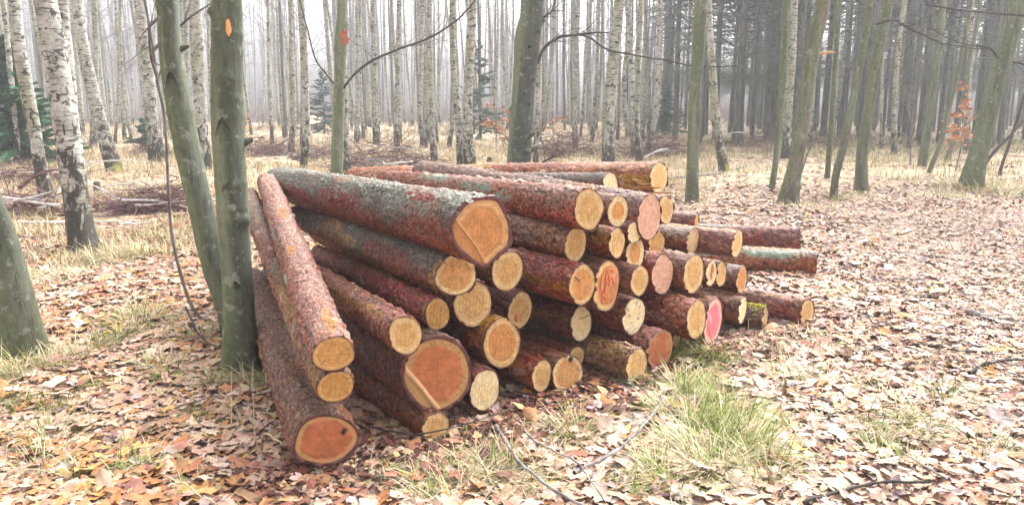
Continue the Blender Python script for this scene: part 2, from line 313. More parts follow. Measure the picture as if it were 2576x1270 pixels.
# ================================================================ the log stack
# number, near end (x,y,z), far end (x,y,z), half height, width ratio  -- metres
LOGS = [
 (1,-0.816,3.202,0.153,-2.124,6.126,0.206,0.113,1.28),
 (2,-0.749,3.14,0.567,-2.108,6.625,0.949,0.078,1.2),
 (3,-0.756,3.176,0.409,-2.234,6.514,0.84,0.076,1.1),
 (4,-0.478,3.365,0.582,-1.495,5.489,0.409,0.091,0.85),
 (5,-0.376,3.811,0.556,-1.661,6.45,0.358,0.085,0.82),
 (6,-0.281,3.843,0.75,-1.813,6.461,0.673,0.111,1.06),
 (7,-0.146,3.627,1.007,-2.101,6.922,0.905,0.163,0.93),
 (8,-0.205,3.979,0.564,-1.666,6.522,0.559,0.124,0.92),
 (9,-0.024,4.116,0.714,-1.716,6.586,0.759,0.115,0.92),
 (10,0.047,4.291,0.448,-1.642,6.753,0.465,0.111,0.82),
 (11,-0.052,3.953,0.359,-1.516,6.453,0.273,0.138,0.82),
 (12,-0.366,3.637,0.302,-1.974,6.32,0.146,0.194,0.91),
 (13,-0.139,3.815,0.15,-1.716,6.351,0.243,0.113,0.82),
 (14,-0.37,3.536,0.068,-2.232,6.139,0.06,0.075,1.08),
 (15,0.165,4.096,0.126,-1.771,6.387,0.072,0.092,0.82),
 (16,0.315,4.2,0.101,-1.62,6.46,0.09,0.111,1.05),
 (17,0.384,4.449,0.116,-1.485,6.496,0.118,0.064,1.21),
 (18,0.42,4.217,1.036,-1.027,6.59,0.941,0.12,0.82),
 (19,0.36,4.336,0.819,-1.64,6.562,0.918,0.105,0.87),
 (20,0.384,4.143,0.631,-1.432,6.432,0.654,0.117,0.84),
 (21,0.547,4.392,0.563,-1.111,6.313,0.533,0.151,0.82),
 (22,0.414,4.498,0.309,-1.561,6.794,0.305,0.113,0.82),
 (23,0.743,4.586,0.331,-1.31,6.773,0.344,0.12,0.97),
 (24,0.731,4.358,0.098,-1.344,6.536,0.096,0.107,1.06),
 (25,0.905,4.571,0.122,-1.228,6.682,0.122,0.124,1.1),
 (26,1.075,4.916,0.07,-0.874,6.659,0.078,0.081,0.82),
 (27,0.591,4.307,1.013,-0.16,5.645,0.944,0.092,0.82),
 (28,0.677,5.343,1.051,-0.75,7.168,0.868,0.088,0.92),
 (29,1.144,6.063,1.038,-1.63,7.951,0.852,0.124,1.28),
 (30,0.84,4.717,0.92,-0.818,6.751,0.99,0.142,0.82),
 (31,1.082,5.423,0.869,-1.004,7.518,0.715,0.104,0.89),
 (32,0.608,4.446,0.808,-1.52,6.594,0.808,0.094,0.82),
 (33,0.759,4.714,0.693,-1.271,6.936,0.719,0.107,0.9),
 (34,0.739,4.64,0.84,-1.195,6.635,0.799,0.068,1.04),
 (35,0.958,5.078,0.693,-1.024,7.033,0.69,0.08,1.28),
 (36,0.958,4.84,0.538,-1.033,6.761,0.518,0.137,0.83),
 (37,0.756,4.501,0.571,-1.104,6.599,0.583,0.094,0.86),
 (38,1.186,4.972,0.509,-0.845,6.881,0.507,0.133,0.94),
 (39,1.347,5.148,0.476,-0.596,6.888,0.474,0.093,0.82),
 (40,1.452,5.285,0.44,-0.494,6.994,0.421,0.093,0.82),
 (41,1.651,5.462,0.36,-0.539,7.205,0.359,0.1,0.94),
 (42,1.36,5.77,0.588,-1.147,7.448,0.577,0.103,1.28),
 (43,1.715,5.838,0.557,-0.81,7.423,0.556,0.108,1.28),
 (44,2.868,7.654,0.285,-0.208,8.536,0.285,0.109,1.0),
 (45,2.88,7.259,0.119,-0.196,8.141,0.119,0.12,1.0),
 (46,1.575,6.584,0.617,-0.85,7.984,0.617,0.065,1.28),
 (47,2.169,5.539,0.098,0.363,7.409,0.097,0.103,1.05),
 (48,1.625,5.319,0.172,-0.481,6.838,0.175,0.101,1.03),
 (49,1.821,5.423,0.079,1.055,5.883,0.078,0.086,1.1),
 (50,1.35,5.05,0.167,-0.644,6.688,0.17,0.169,0.87),
 (51,1.171,4.779,0.257,-0.913,6.626,0.265,0.133,0.89),
]
gold_h = (.60, .36, .13); gold_s = (.74, .52, .25); cream = (.80, .64, .38)
FACES = {   # kinds of cut end
 'gold':   dict(heart=(.58,.35,.135), sap=(.70,.49,.24), rad=.66, crack=.25),
 'pale':   dict(heart=(.76,.57,.30), sap=(.80,.64,.38), rad=.55, ringamt=.3),
 'cracked': dict(heart=(.78,.62,.36), sap=(.80,.67,.43), rad=.6, ringamt=.25, crack=.9),
 'orange': dict(heart=(.56,.25,.085), sap=(.68,.45,.21), rad=.76, crack=.35),
 'brown':  dict(heart=(.50,.27,.085), sap=(.60,.37,.14), rad=.78, edge=(.16,.07,.04), crack=.5, ringamt=.75),
 'rust':   dict(heart=(.40,.125,.055), sap=(.46,.27,.11), rad=.84, ringamt=.3, soft=.04, scale=.7, edge=(.30,.16,.07), blot=(.50,.20,.10)),
 'split':  dict(heart=(.47,.155,.065), sap=(.50,.29,.12), rad=.80, cut=(-.81, -.58, .68, .11), cutcol=(.50,.29,.12), crack=.35, pith=(-.12,-.10), edge=(.30,.13,.07)),
 'bigorange': dict(heart=(.50,.22,.075), sap=(.60,.36,.155), rad=.80, cut=(-.80, -.55, .46, .035), cutcol=(.49,.22,.08), crack=.3, pith=(.0,.0), edge=(.28,.09,.06)),
 'pink':   dict(heart=(.60,.34,.24), sap=(.68,.44,.30), rad=.9, ringamt=.25, edge=(.36,.15,.08)),
 'two':    dict(heart=(.62,.29,.09), sap=(.78,.60,.35), rad=.60, soft=.025),
 'lump':   dict(heart=(.56,.29,.11), sap=(.74,.55,.30), rad=.78, soft=.03, crack=.5, pith=(.1,-.1)),
 'painted': dict(heart=(.74,.17,.21), sap=(.72,.46,.33), rad=.74, ringamt=.2, blot=(.80,.36,.36), edge=(.42,.05,.12)),
 'marked': dict(heart=(.60,.24,.085), sap=(.74,.50,.24), rad=.78, sapside=-.12, blot=(.66,.30,.16)),
 'tan':    dict(heart=(.50,.33,.17), sap=(.56,.39,.22), rad=.8, ringamt=.3),
}
FM = {k: mat_face("cut_wood_" + k, **v) for k, v in FACES.items()}

# number: (face kind, bark: pink, red, grey, lichen, gold, bark thickness, label)
LK = {
 1: ('rust', .45,.35,.45,.15,.1,.075, "thick log lying lowest at the left end, rust-red end with black knot"),
 2: ('brown', .95,.25,.35,.25,.35,.05, "long pink-barked log topmost in the left fan, brown cut end under peeling bark"),
 3: ('brown', .80,.55,.35,.35,.55,.06, "log with small brown end, squeezed between the long pink log and the rust-ended log"),
 4: ('gold', .80,.45,.05,.0,.35,.03, "short pink-topped log with a yellow cut end resting on the big split-faced log"),
 5: ('brown', .70,.65,.1,.05,.5,.05, "reddish log with a small round brown end ringed dark, under the grey-barked log"),
 6: ('lump', .25,.55,.90,.05,.55,.05, "grey-barked log with a golden stripped patch and a lumpy cracked orange cut end"),
 7: ('bigorange', .25,.45,.95,1.0,.0,.075, "biggest log on top, grey-green lichen along it and a lopsided orange cut end"),
 8: ('gold', .4,.6,.3,.0,.1,.03, "log with a wide pale gold ringed end just below the lumpy orange end"),
 9: ('gold', .4,.6,.3,.0,.1,.04, "log with a pale crescent round its golden end, just right below the biggest log"),
 10: ('gold', .4,.7,.3,.0,.1,.04, "log whose golden cut end carries one red paint spot"),
 11: ('orange', .6,.75,.1,.0,.35,.03, "log with an upright oval orange end, between the split-faced log and the paint-spotted one"),
 12: ('split', .35,.55,.55,.1,.0,.10, "very thick dark-barked log with a split red-orange cut end and a pale strip across it"),
 13: ('pale', .4,.7,.2,.0,.1,.03, "ground log with a smooth cream end, right of the thick split-faced log"),
 14: ('gold', .2,.4,.3,.0,.0,.03, "thin log half sunk in leaves under the thick split-faced log, yellow end"),
 15: ('gold', .6,.9,.1,.1,.3,.03, "red-barked ground log with a narrow yellow oval end beside the knotty ended one"),
 16: ('lump', .5,.8,.1,.0,.2,.03, "ground log with a brownish end spoilt by black knots at top and bottom"),
 17: ('gold', .4,.6,.2,.0,.1,.03, "small log peeping out behind the black-knotted end on the ground"),
 18: ('gold', 1.0,.45,.35,.40,.1,.04, "long upper log with a pink sheen, lichen spots and a tall yellow oval end"),
 19: ('gold', .65,.5,.5,.0,.1,.04, "dark flaky log with a yellow end under the long pink-sheened log"),
 20: ('orange', .7,.8,.15,.0,.35,.03, "red-barked log with a clean orange end touching the red-scribbled end"),
 21: ('marked', .3,.6,.2,.0,.1,.03, "big orange cut end scrawled with red paint marks, middle of the stack"),
 22: ('pale', .3,.75,.2,.0,.35,.03, "dark red log with a cream end, directly below the clean orange end"),
 23: ('cracked', .3,.6,.2,.0,.1,.04, "log with a pale cream end crossed by fine dark cracks"),
 24: ('gold', .6,.6,.1,.0,.75,.03, "ground log with shaggy golden bark and a yellow end fading into grass"),
 25: ('rust', .3,.6,.2,.0,.2,.03, "low log with a smooth brownish red oval end beside the shaggy golden log"),
 26: ('tan', .3,.6,.2,.0,.2,.03, "low log barely showing a pale sliver behind the smooth brownish red end"),
 27: ('two', .7,.6,.2,.0,.1,.04, "upper log with an orange heart inside a broad cream ring"),
 28: ('pale', .4,.3,.85,.40,.1,.03, "grey-barked top log with a pale rounded end, lying against the topmost log"),
 29: ('gold', 1.0,.7,.05,.0,.45,.03, "topmost log at the back, pink bark torn to yellow splinters under its end"),
 30: ('pink', .5,.5,.75,.0,.1,.03, "upper log with a very tall smooth pinkish cut end"),
 31: ('gold', .5,.5,.3,.0,.1,.03, "upper log with yellow end half hidden behind the tall pinkish end"),
 32: ('gold', .7,.8,.05,.0,.45,.03, "orange-red barked log with a yellow oval end in the upper middle"),
 33: ('two', .5,.7,.1,.0,.5,.03, "log with a golden round end hanging just below a paler end in the upper middle"),
 34: ('pale', .5,.6,.1,.0,.3,.03, "small log with a pale end tucked behind the golden round end"),
 35: ('brown', .4,.6,.2,.0,.1,.03, "shaded brown-ended log under the tall pinkish cut end"),
 36: ('pink', .6,.6,.2,.0,.1,.05, "log with a pinkish pale oval end rimmed by pink bark, in the right middle"),
 37: ('gold', .3,.6,.2,.0,.5,.03, "small golden-ended log between the red-scribbled end and the pinkish rimmed end"),
 38: ('gold', .3,.5,.4,.0,.1,.05, "dark-barked log with a tall tan-gold end, beside the narrow red-squiggled end"),
 39: ('pale', .4,.5,.3,.0,.1,.03, "narrow pale end with a red squiggle painted on it"),
 40: ('gold', .3,.5,.3,.0,.1,.03, "narrow yellow end just right of the red-squiggled end"),
 41: ('orange', .35,.3,.55,.3,.1,.03, "greenish dark log with a slim orange end at the right of the middle row"),
 42: ('tan', .55,.4,.75,.1,.1,.03, "grey-purple barked log with a shaded tan end, above the tan-gold end"),
 43: ('gold', .75,.85,.15,.0,.45,.03, "red log with a peeled yellow top and slim yellow end, pointing right"),
 44: ('gold', .85,.55,.45,.0,.05,.03, "far log seen sideways with grey-pink bark, lying on the lichen-patched log"),
 45: ('gold', .85,.6,.1,.75,.15,.03, "far log seen sideways on the ground with bright green lichen patches"),
 46: ('orange', .8,.5,.4,.0,.1,.03, "thin short-looking log lying behind the stack with a small orange end"),
 47: ('gold', .8,.6,.3,.2,.2,.03, "lone red-brown log stretching out farthest right on the ground, golden round end"),
 48: ('pale', .15,.2,.4,.0,.0,.03, "black-barked log with a slim whitish end near the mossy billet"),
 49: ('tan', .2,.1,.4,.0,.6,.03, "short billet topped with yellow-green moss beside the lone right-hand log"),
 50: ('painted', .3,.5,.2,.0,.1,.05, "log with its whole cut end painted bright pink"),
 51: ('gold', .95,.55,.2,.05,.3,.05, "thick pink-flaked log with a yellow end, touching the pink-painted end"),
}
TILT = {1: (0, .10), 4: (.1, .05), 7: (.12, .10), 12: (.15, .12), 2: (-.1, .1), 49: (0, 0)}
POLY7 = [(-161,.92),(-126,.84),(-105,.93),(-86,1.06),(-70,.95),(-50,.90),(-28,1.05),(-5,1.03),(34,1.02),(56,1.13),(75,1.03),(90,.99),(112,.98),(137,.94),(167,1.0)]

# bare golden ('g') or raw red ('r') places: metres from the near end, degrees round the log (0 = towards the viewer's left, 90 = up), sizes
PATCH = {6: [('g', 1.75, 30, .22, 34), ('g', 1.35, 8, .18, 20), ('g', 2.6, 100, .3, 20), ('r', .75, 15, .35, 30), ('g', .03, 10, .04, 40)], 7: [('r', 1.7, 12, .5, 26), ('r', 2.6, -5, .4, 24), ('r', .5, 60, .2, 14)],
 4: [('g', .35, 45, .22, 22), ('g', .75, 25, .35, 16), ('g', 1.6, 40, .3, 24)], 5: [('g', 1.25, 75, .4, 18), ('g', 1.75, 60, .22, 30), ('r', .7, 40, .4, 40)], 3: [('g', .9, 40, .3, 24), ('g', 1.5, 120, .3, 20), ('r', 1.9, 60, .3, 40), ('g', .1, 20, .12, 30)],
 2: [('l', 2.0, 15, .3, 14), ('l', 1.0, 5, .12, 16), ('g', .2, 100, .16, 16), ('g', 2.2, 90, .2, 20), ('g', 1.3, 70, .14, 16)], 24: [('g', .3, 50, .5, 34), ('g', 1.0, 20, .4, 30)], 29: [('g', .35, -20, .4, 40), ('g', 1.9, 60, .3, 24), ('r', 1.2, 50, .6, 40)], 22: [('g', .45, 20, .5, 12), ('r', .2, 50, .4, 40)], 20: [('g', .5, -5, .5, 14), ('r', .6, 40, .5, 40)],
 11: [('g', .1, 80, .12, 50), ('r', .4, 50, .3, 60)], 15: [('g', .18, 30, .1, 20), ('r', .5, 40, .5, 50)], 43: [('g', .5, 85, .7, 18), ('r', .3, 40, .5, 40)], 45: [('l', .42, 42, .30, 26), ('l', 1.05, 38, .22, 30), ('g', 1., 95, 1.2, 12)], 44: [('l', .9, 70, .3, 14)], 18: [('l', 1.1, 30, .22, 30), ('l', 1.8, 60, .3, 24), ('l', .75, 10, .12, 20)], 48: [('l', .5, 80, .2, 20)], 19: [('g', .6, 50, .1, 12)], 47: [('g', .7, 60, .8, 12)], 51: [('r', .5, 30, .4, 30), ('g', .6, 90, .5, 12)], 32: [('l', 2.0, 15, .3, 14), ('l', 1.0, 5, .12, 16), ('g', .2, 30, .3, 30), ('r', .4, 60, .4, 60)], 46: [('g', .4, 90, .5, 12)]}

def profile(num, v):
    g = np.random.default_rng(500 + num)
    amp = {1: .05, 12: .03, 6: .06, 21: .05, 16: .05}.get(num, .034)
    s = sum(amp / k ** .8 * np.sin(k * v + g.uniform(0, 6.28)) for k in (2, 3, 4, 5))
    if num == 7:
        a = np.array([p[0] for p in POLY7]); r = np.array([p[1] for p in POLY7])
        return np.interp(180 - np.degrees(v), a, r, period=360) * .99
    return 1 + s

def cells(X, V, cols, rows, seed):
    """cellular pattern on a cylinder: X in cell units along, V in 0..rows around -> F1, F2-F1, random per cell"""
    g = np.random.default_rng(seed); jx = g.uniform(.05, .95, (cols + 3, rows)); jv = g.uniform(.05, .95, (cols + 3, rows)); rv = g.uniform(0, 1, (cols + 3, rows))
    ix = np.floor(X).astype(int); iv = np.floor(V).astype(int)
    f1 = np.full(X.shape, 9.); f2 = np.full(X.shape, 9.); rid = np.zeros(X.shape); dxm = np.zeros(X.shape)
    for a in (-1, 0, 1):
        for b in (-1, 0, 1):
            cx = np.clip(ix + a + 1, 0, cols + 2); cv = (iv + b) % rows
            dx = (ix + a + jx[cx, cv]) - X; dv = (iv + b + jv[cx, cv]) - V
            d = np.sqrt(dx * dx + dv * dv)
            near = d < f1
            f2 = np.where(near, f1, np.minimum(f2, d)); rid = np.where(near, rv[cx, cv], rid); dxm = np.where(near, dx, dxm); f1 = np.where(near, d, f1)
    return f1, f2 - f1, rid, dxm

def make_log(row):
    num, x0, y0, z0, x1, y1, z1, rz, q = row
    face, pink, red, grey, lich, gold, bt, label = LK[num]
    A = np.array([x0, y0, z0]); B = np.array([x1, y1, z1]); D = B - A; Ln = float(np.linalg.norm(D)); D /= Ln
    root = empty("pine_log", A, label, "log", "logs in the stack")
    root.rotation_euler = (0, -math.asin(D[2]), math.atan2(D[1], D[0]))
    # local +x runs to the far end, local z is up, seen from the near end local +y points to the left
    dist = float(np.linalg.norm(A[:2])); step = .0105 if dist < 4.6 else .015
    if num in (1, 2, 3, 6, 7, 12): step = .0085
    nx = int(Ln / step); nv = max(40, int(2 * np.pi * rz / step))
    g = np.random.default_rng(900 + num)
    X = np.linspace(0, Ln, nx)[:, None] * np.ones((1, nv)); V = (np.arange(nv) / nv * 2 * np.pi)[None] * np.ones((nx, 1))
    cl, cw = (.050, .030) if rz > .1 else (.040, .025)
    peeled = num in (11, 15, 16, 20, 21, 29, 32, 33, 37, 43, 46, 9, 13); furrow = num in (19, 22, 24, 38, 44, 48, 51, 25, 10, 36)
    if peeled: cl, cw = .13, .035
    if furrow: cl, cw = .11, .020
    rows = int(2 * np.pi * rz / cw)
    Xw = X + .022 * wob(V, X, 70 + num, fz=(5, 20)) + .012 * wob(V, X, 71 + num, fu=(4, 11), fz=(25, 60)); Vw = V + .16 * wob(V, X, 170 + num, fz=(4, 14)) + .07 * wob(V, X, 171 + num, fu=(4, 11), fz=(25, 70))
    f1, ed, rid, dxm = cells(Xw / cl, (Vw % (2 * np.pi)) / (2 * np.pi) * rows, int(Ln / cl) + 2, rows, 300 + num)
    f1b, edb, ridb, _ = cells(Xw / (cl * .42) + 3, (Vw % (2 * np.pi)) / (2 * np.pi) * rows * 2, int(Ln / (cl * .42)) + 8, rows * 2, 600 + num)
    plate = smooth(ed, .02, .30)
    tilt = (dxm + .5) * .5
    patchy = .5 + .5 * wob(V, X, 172 + num, fu=(1, 5), fz=(2, 9)); hgt = plate * (.15 + .55 * rid + .40 * tilt) * (.35 + .8 * np.clip(patchy, 0, 1)) + .75 * smooth(edb, .0, .30) * ridb
    lump = 1 + .035 * wob(V, X, num, fz=(.8, 4)) + .05 * np.exp(-X / .25) * (num in (1, 7))
    rad = rz * (1 - (.04 if num in (2, 3) else .12) * X / Ln) * lump * profile(num, V)
    amp = (.012 if rz > .1 else .009) * (.6 if peeled else 1.)
    rad = rad + amp * (hgt - .75)
    bend = .018 * np.sin(X / Ln * np.pi * g.uniform(.8, 1.6) + g.uniform(0, 1)); bend = bend - bend[0:1]
    bz = .012 * np.sin(X / Ln * np.pi); ty, tz = TILT.get(num, (g.uniform(-.07, .07), g.uniform(-.05, .07)))
    Y = rad * q * np.cos(V); Z = rad * np.sin(V)
    sh = lambda y, z, x: (ty * y + tz * z) * np.exp(-x / .25)
    ragged = .010 * wob(V, X * 0, 40 + num, fu=(3, 17)) * np.exp(-X / .02)
    P = np.stack([X + sh(Y, Z, X) + ragged * (num not in (7,)) - .004, Y + bend, Z + bz], -1)
    # inner edges of the bark at both ends
    v1 = V[0]; ri = rz * profile(num, v1) * (1 - bt)
    inn = np.stack([.003 + sh(ri * q * np.cos(v1), ri * np.sin(v1), 0 * v1), ri * q * np.cos(v1), ri * np.sin(v1)], -1)
    ro = rz * .88 * lump[-1] * profile(num, v1) * .95
    out = np.stack([np.full(nv, Ln - .004), ro * q * np.cos(v1) + bend[-1], ro * np.sin(v1) + bz[-1]], -1)
    verts = np.concatenate([inn, P.reshape(-1, 3), out]); k = nx + 2
    idx = np.arange(k * nv).reshape(k, nv); a = idx[:-1]; b = idx[1:]
    quads = np.stack([a, b, np.roll(b, -1, 1), np.roll(a, -1, 1)], -1).reshape(-1, 4)
    pad = lambda arr, e: np.concatenate([np.full(nv, e), arr.ravel(), np.full(nv, e)])
    rim = np.concatenate([np.ones(nv), (np.exp(-X / .006)).ravel(), np.ones(nv)])
    gp, rp, lp_ = np.zeros_like(X), np.zeros_like(X), np.zeros_like(X)
    for kind_, x_, a_, sx, sa in PATCH.get(num, []):
        w_ = np.exp(-((X - x_) / sx) ** 2 - (((V - R(a_) + np.pi) % (2 * np.pi) - np.pi) / R(sa)) ** 2)
        if kind_ == 'g': gp = np.maximum(gp, w_)
        elif kind_ == 'l': lp_ = np.maximum(lp_, w_)
        else: rp = np.maximum(rp, w_)
    at = dict(lichpatch=pad(lp_, 0), goldpatch=pad(gp, 0), redpatch=pad(rp, 0), flake=pad(rid * .4 + ridb * .6, .4), groove=pad(np.maximum((1 - smooth(ed, .02, .16)) * np.clip(.3 + patchy, 0, 1), .8 * (1 - smooth(edb, .02, .2))), .2), rim=rim, top=pad(np.sin(V), 0)); fl = [quads]
    if num in (1, 2, 3, 4, 5, 6, 7, 9, 11, 12, 15, 18, 20, 24, 30, 47, 51):     # bark scales standing a little off the log
        n = 170; xs = g.uniform(0, Ln * .85, n); an = g.uniform(-.7, 3.6, n); s_ = g.uniform(.010, .030, n); r0 = rz * (1 - .12 * xs / Ln) * profile(num, an) * .99
        zc = np.zeros(n); ax = np.array([[1., 0, 0]]); ta = np.stack([zc, -np.sin(an), np.cos(an)], -1); no = np.stack([zc, np.cos(an), np.sin(an)], -1); c = np.stack([xs, r0 * q * np.cos(an) + np.interp(xs, X[:, 0], bend[:, 0]), r0 * np.sin(an) + np.interp(xs, X[:, 0], bz[:, 0])], -1)
        S1 = s_[:, None]; lf = S1 * g.uniform(.15, .7, (n, 1)); k4 = np.stack([c - ax * S1 - ta * S1 * .5, c - ax * S1 * .7 + ta * S1 * .6, c + ax * S1 + ta * S1 * .35 + no * lf, c + ax * S1 * .8 - ta * S1 * .6 + no * lf * .8], 1)
        fl.append(len(verts) + np.arange(4 * n).reshape(n, 4)); verts = np.concatenate([verts, k4.reshape(-1, 3)]); rr_ = np.repeat(g.random(n), 4)
        at = dict(lichpatch=np.r_[at['lichpatch'], 0 * rr_], goldpatch=np.r_[at['goldpatch'], 0 * rr_], redpatch=np.r_[at['redpatch'], 0 * rr_], flake=np.r_[at['flake'], rr_], groove=np.r_[at['groove'], 0 * rr_], rim=np.r_[at['rim'], 0 * rr_], top=np.r_[at['top'], np.repeat(np.sin(an), 4)])
    bark = build("bark", verts, fl, M['log'], root, at)
    for kk, vv in dict(seed=(num * .6180339) % 1, pink=pink, red=red, grey=grey, lichen=lich, gold=gold).items(): bark[kk] = float(vv)
    if num == 49: bark["moss"] = 1.0
    # cut ends
    nr, nf = 22, 72
    for end in (0, 1):
        t = np.linspace(0, 1, nr + 1)[1:][:, None] * np.ones((1, nf)); w = (np.arange(nf) / nf * 2 * np.pi)[None] * np.ones((nr, 1))
        pr = profile(num, w) * (1 if not end else .88)
        mixp = (1 if not end else .88) + (pr - (1 if not end else .88)) * t
        rr = rz * t * mixp * (1 - bt if not end else .955)
        y = rr * q * np.cos(w); z = rr * np.sin(w)
        rough = .0005 * np.sin(y * 330 + 2 * np.sin(z * 23)) + .002 * wob(w, t, 20 + num + end, fz=(3, 12)) * t
        u, vv = np.cos(w) * t, np.sin(w) * t
        x = rough + .001
        cut = FACES[face].get('cut')
        if cut and not end:
            s = -u * cut[0] + vv * cut[1]          # (face u runs to the viewer's right)
            x = x + .007 * smooth(s, cut[2] - .02, cut[2] + .02) - .006 * smooth(s, cut[2] - cut[3], cut[2] - cut[3] + .02) * (1 - smooth(s, cut[2] - .01, cut[2] + .01))
        x = x + sh(y, z, 0 * y) if not end else Ln - .006 - x
        if end: y = y + bend[-1, 0]; z = z + bz[-1, 0]
        c = np.array([[.001 if not end else Ln - .006, 0 if not end else bend[-1, 0], 0 if not end else bz[-1, 0]]])
        vs = np.concatenate([c, np.stack([x, y, z], -1).reshape(-1, 3)])
        ii = 1 + np.arange(nr * nf).reshape(nr, nf); a = ii[:-1]; b = ii[1:]
        qd = np.stack([a, np.roll(a, -1, 1), np.roll(b, -1, 1), b], -1).reshape(-1, 4); tr = np.stack([np.zeros(nf, int), np.roll(ii[0], -1), ii[0]], -1)
        if not end: qd = qd[:, ::-1]; tr = tr[:, ::-1]
        f = build("cut_face", vs, [qd, tr], FM[face], root, dict(rad=np.r_[0, t.ravel()], fy=np.r_[0, -u.ravel()], fz=np.r_[0, vv.ravel()]))
        f["seed"] = (num * .377 + end * .5) % 1
        if not end: front = f
    # painted marks, knots
    def strokes(name, lines, width, mat, lift=-.005):
        parts = []
        for ln in lines:
            p = resample(np.array([(0, -px * rz * q, pz * rz) for px, pz in ln], float), 14); p[:, 0] = lift + sh(p[:, 1], p[:, 2], 0 * p[:, 1])
            w = width * (.7 + .6 * g.random(14)); vt, fc = tubes(p[None], w[None], 6); vt[:, 0] = lift + sh(vt[:, 1], vt[:, 2], 0 * vt[:, 1]) + (vt[:, 0] - lift - sh(vt[:, 1], vt[:, 2], 0 * vt[:, 1])) * .18
            parts.append((vt, fc))
        v_, f_ = joinm(parts); return build(name, v_, f_, mat, front)
    if num == 10: strokes("paint_mark", [[(-.22, -.18), (-.24, -.32), (-.2, -.46), (-.22, -.56)]], .016, M['paint'])
    if num == 21:
        strokes("paint_mark", [[(-.1, .6), (.1, .66), (.3, .62), (.42, .5)], [(.0, .5), (-.1, .25), (.05, .12), (-.12, -.05), (-.15, -.3)], [(.3, .34), (.45, .2), (.5, .05), (.62, .1)], [(.12, .45), (.2, .2), (.12, 0.), (.3, .12)],
                               [(-.3, -.2), (-.2, -.38), (-.32, -.52), (-.18, -.6), (-.02, -.52), (-.1, -.4)], [(-.35, .45), (-.42, .2), (-.4, -.1)]], .0065, M['paint'])
    if num == 39:
        strokes("paint_mark", [[(-.1, .65), (.2, .55), (-.05, .3), (.2, .1), (-.1, -.1), (.15, -.3), (.0, -.5)], [(.3, .4), (.25, .0)]], .009, M['paint'])
    if num == 1: strokes("knot_hole", [[(.50, .28), (.56, .24), (.60, .2)]], .016, M['darktwig'])
    if num == 16:
        strokes("knot", [[(.12, .86), (.2, .76), (.32, .70)], [(.18, .8), (.16, .62)]], .012, M['darktwig']); strokes("knot", [[(-.2, -.82), (.05, -.86), (.2, -.8)]], .013, M['darktwig'])
    if num == 20: strokes("crack", [[(-.62, .45), (-.45, .36), (-.25, .2)]], .0035, M['darktwig'])
    if num == 22: strokes("crack", [[(-.2, .3), (.2, .33), (.8, .38)]], .003, M['darktwig'])
    if num == 29:    # torn yellow splinters hanging below the end
        P_, R_ = [], []
        for i in range(46):
            xs = g.uniform(.02, .75); ln = g.uniform(.06, .22); rr = rz * 1.0
            a0 = -g.uniform(.0, 1.2)      # underside towards the viewer
            p0 = np.array([xs, rr * q * np.cos(a0), rr * np.sin(a0)]); p1 = p0 + np.array([-ln, g.uniform(-.015, .02), g.uniform(-.03, .01)])
            P_.append(np.linspace(p0, p1, 4)); R_.append(np.array([.008, .010, .007, .001]) * g.uniform(.6, 1.3))
        v_, f_ = tubes(P_, R_, 4); build("torn_splinters", v_, f_, M['splinter'], root)
    if num == 49:
        P_ = []
        for i in range(700):
            an = g.normal(1.57, .5); xs = g.uniform(0, Ln * .98); p0 = np.array([xs, rz * q * np.cos(an), rz * np.sin(an)]); nrm = np.array([g.normal(0, .4), np.cos(an) + g.normal(0, .3), np.sin(an)])
            P_.append(np.stack([p0, p0 + nrm * .008, p0 + nrm * .02]))
        v_, f_ = tubes(np.array(P_), np.array([[.006, .005, .001]] * 700), 3); build("moss_cushion", v_, f_, M['moss'], root)
    return root

M['moss'] = mat_rough("bright_moss", (.26, .26, .03), (.52, .48, .07), (30, 30, 30), .9, .3)
for row in LOGS: make_log(row)

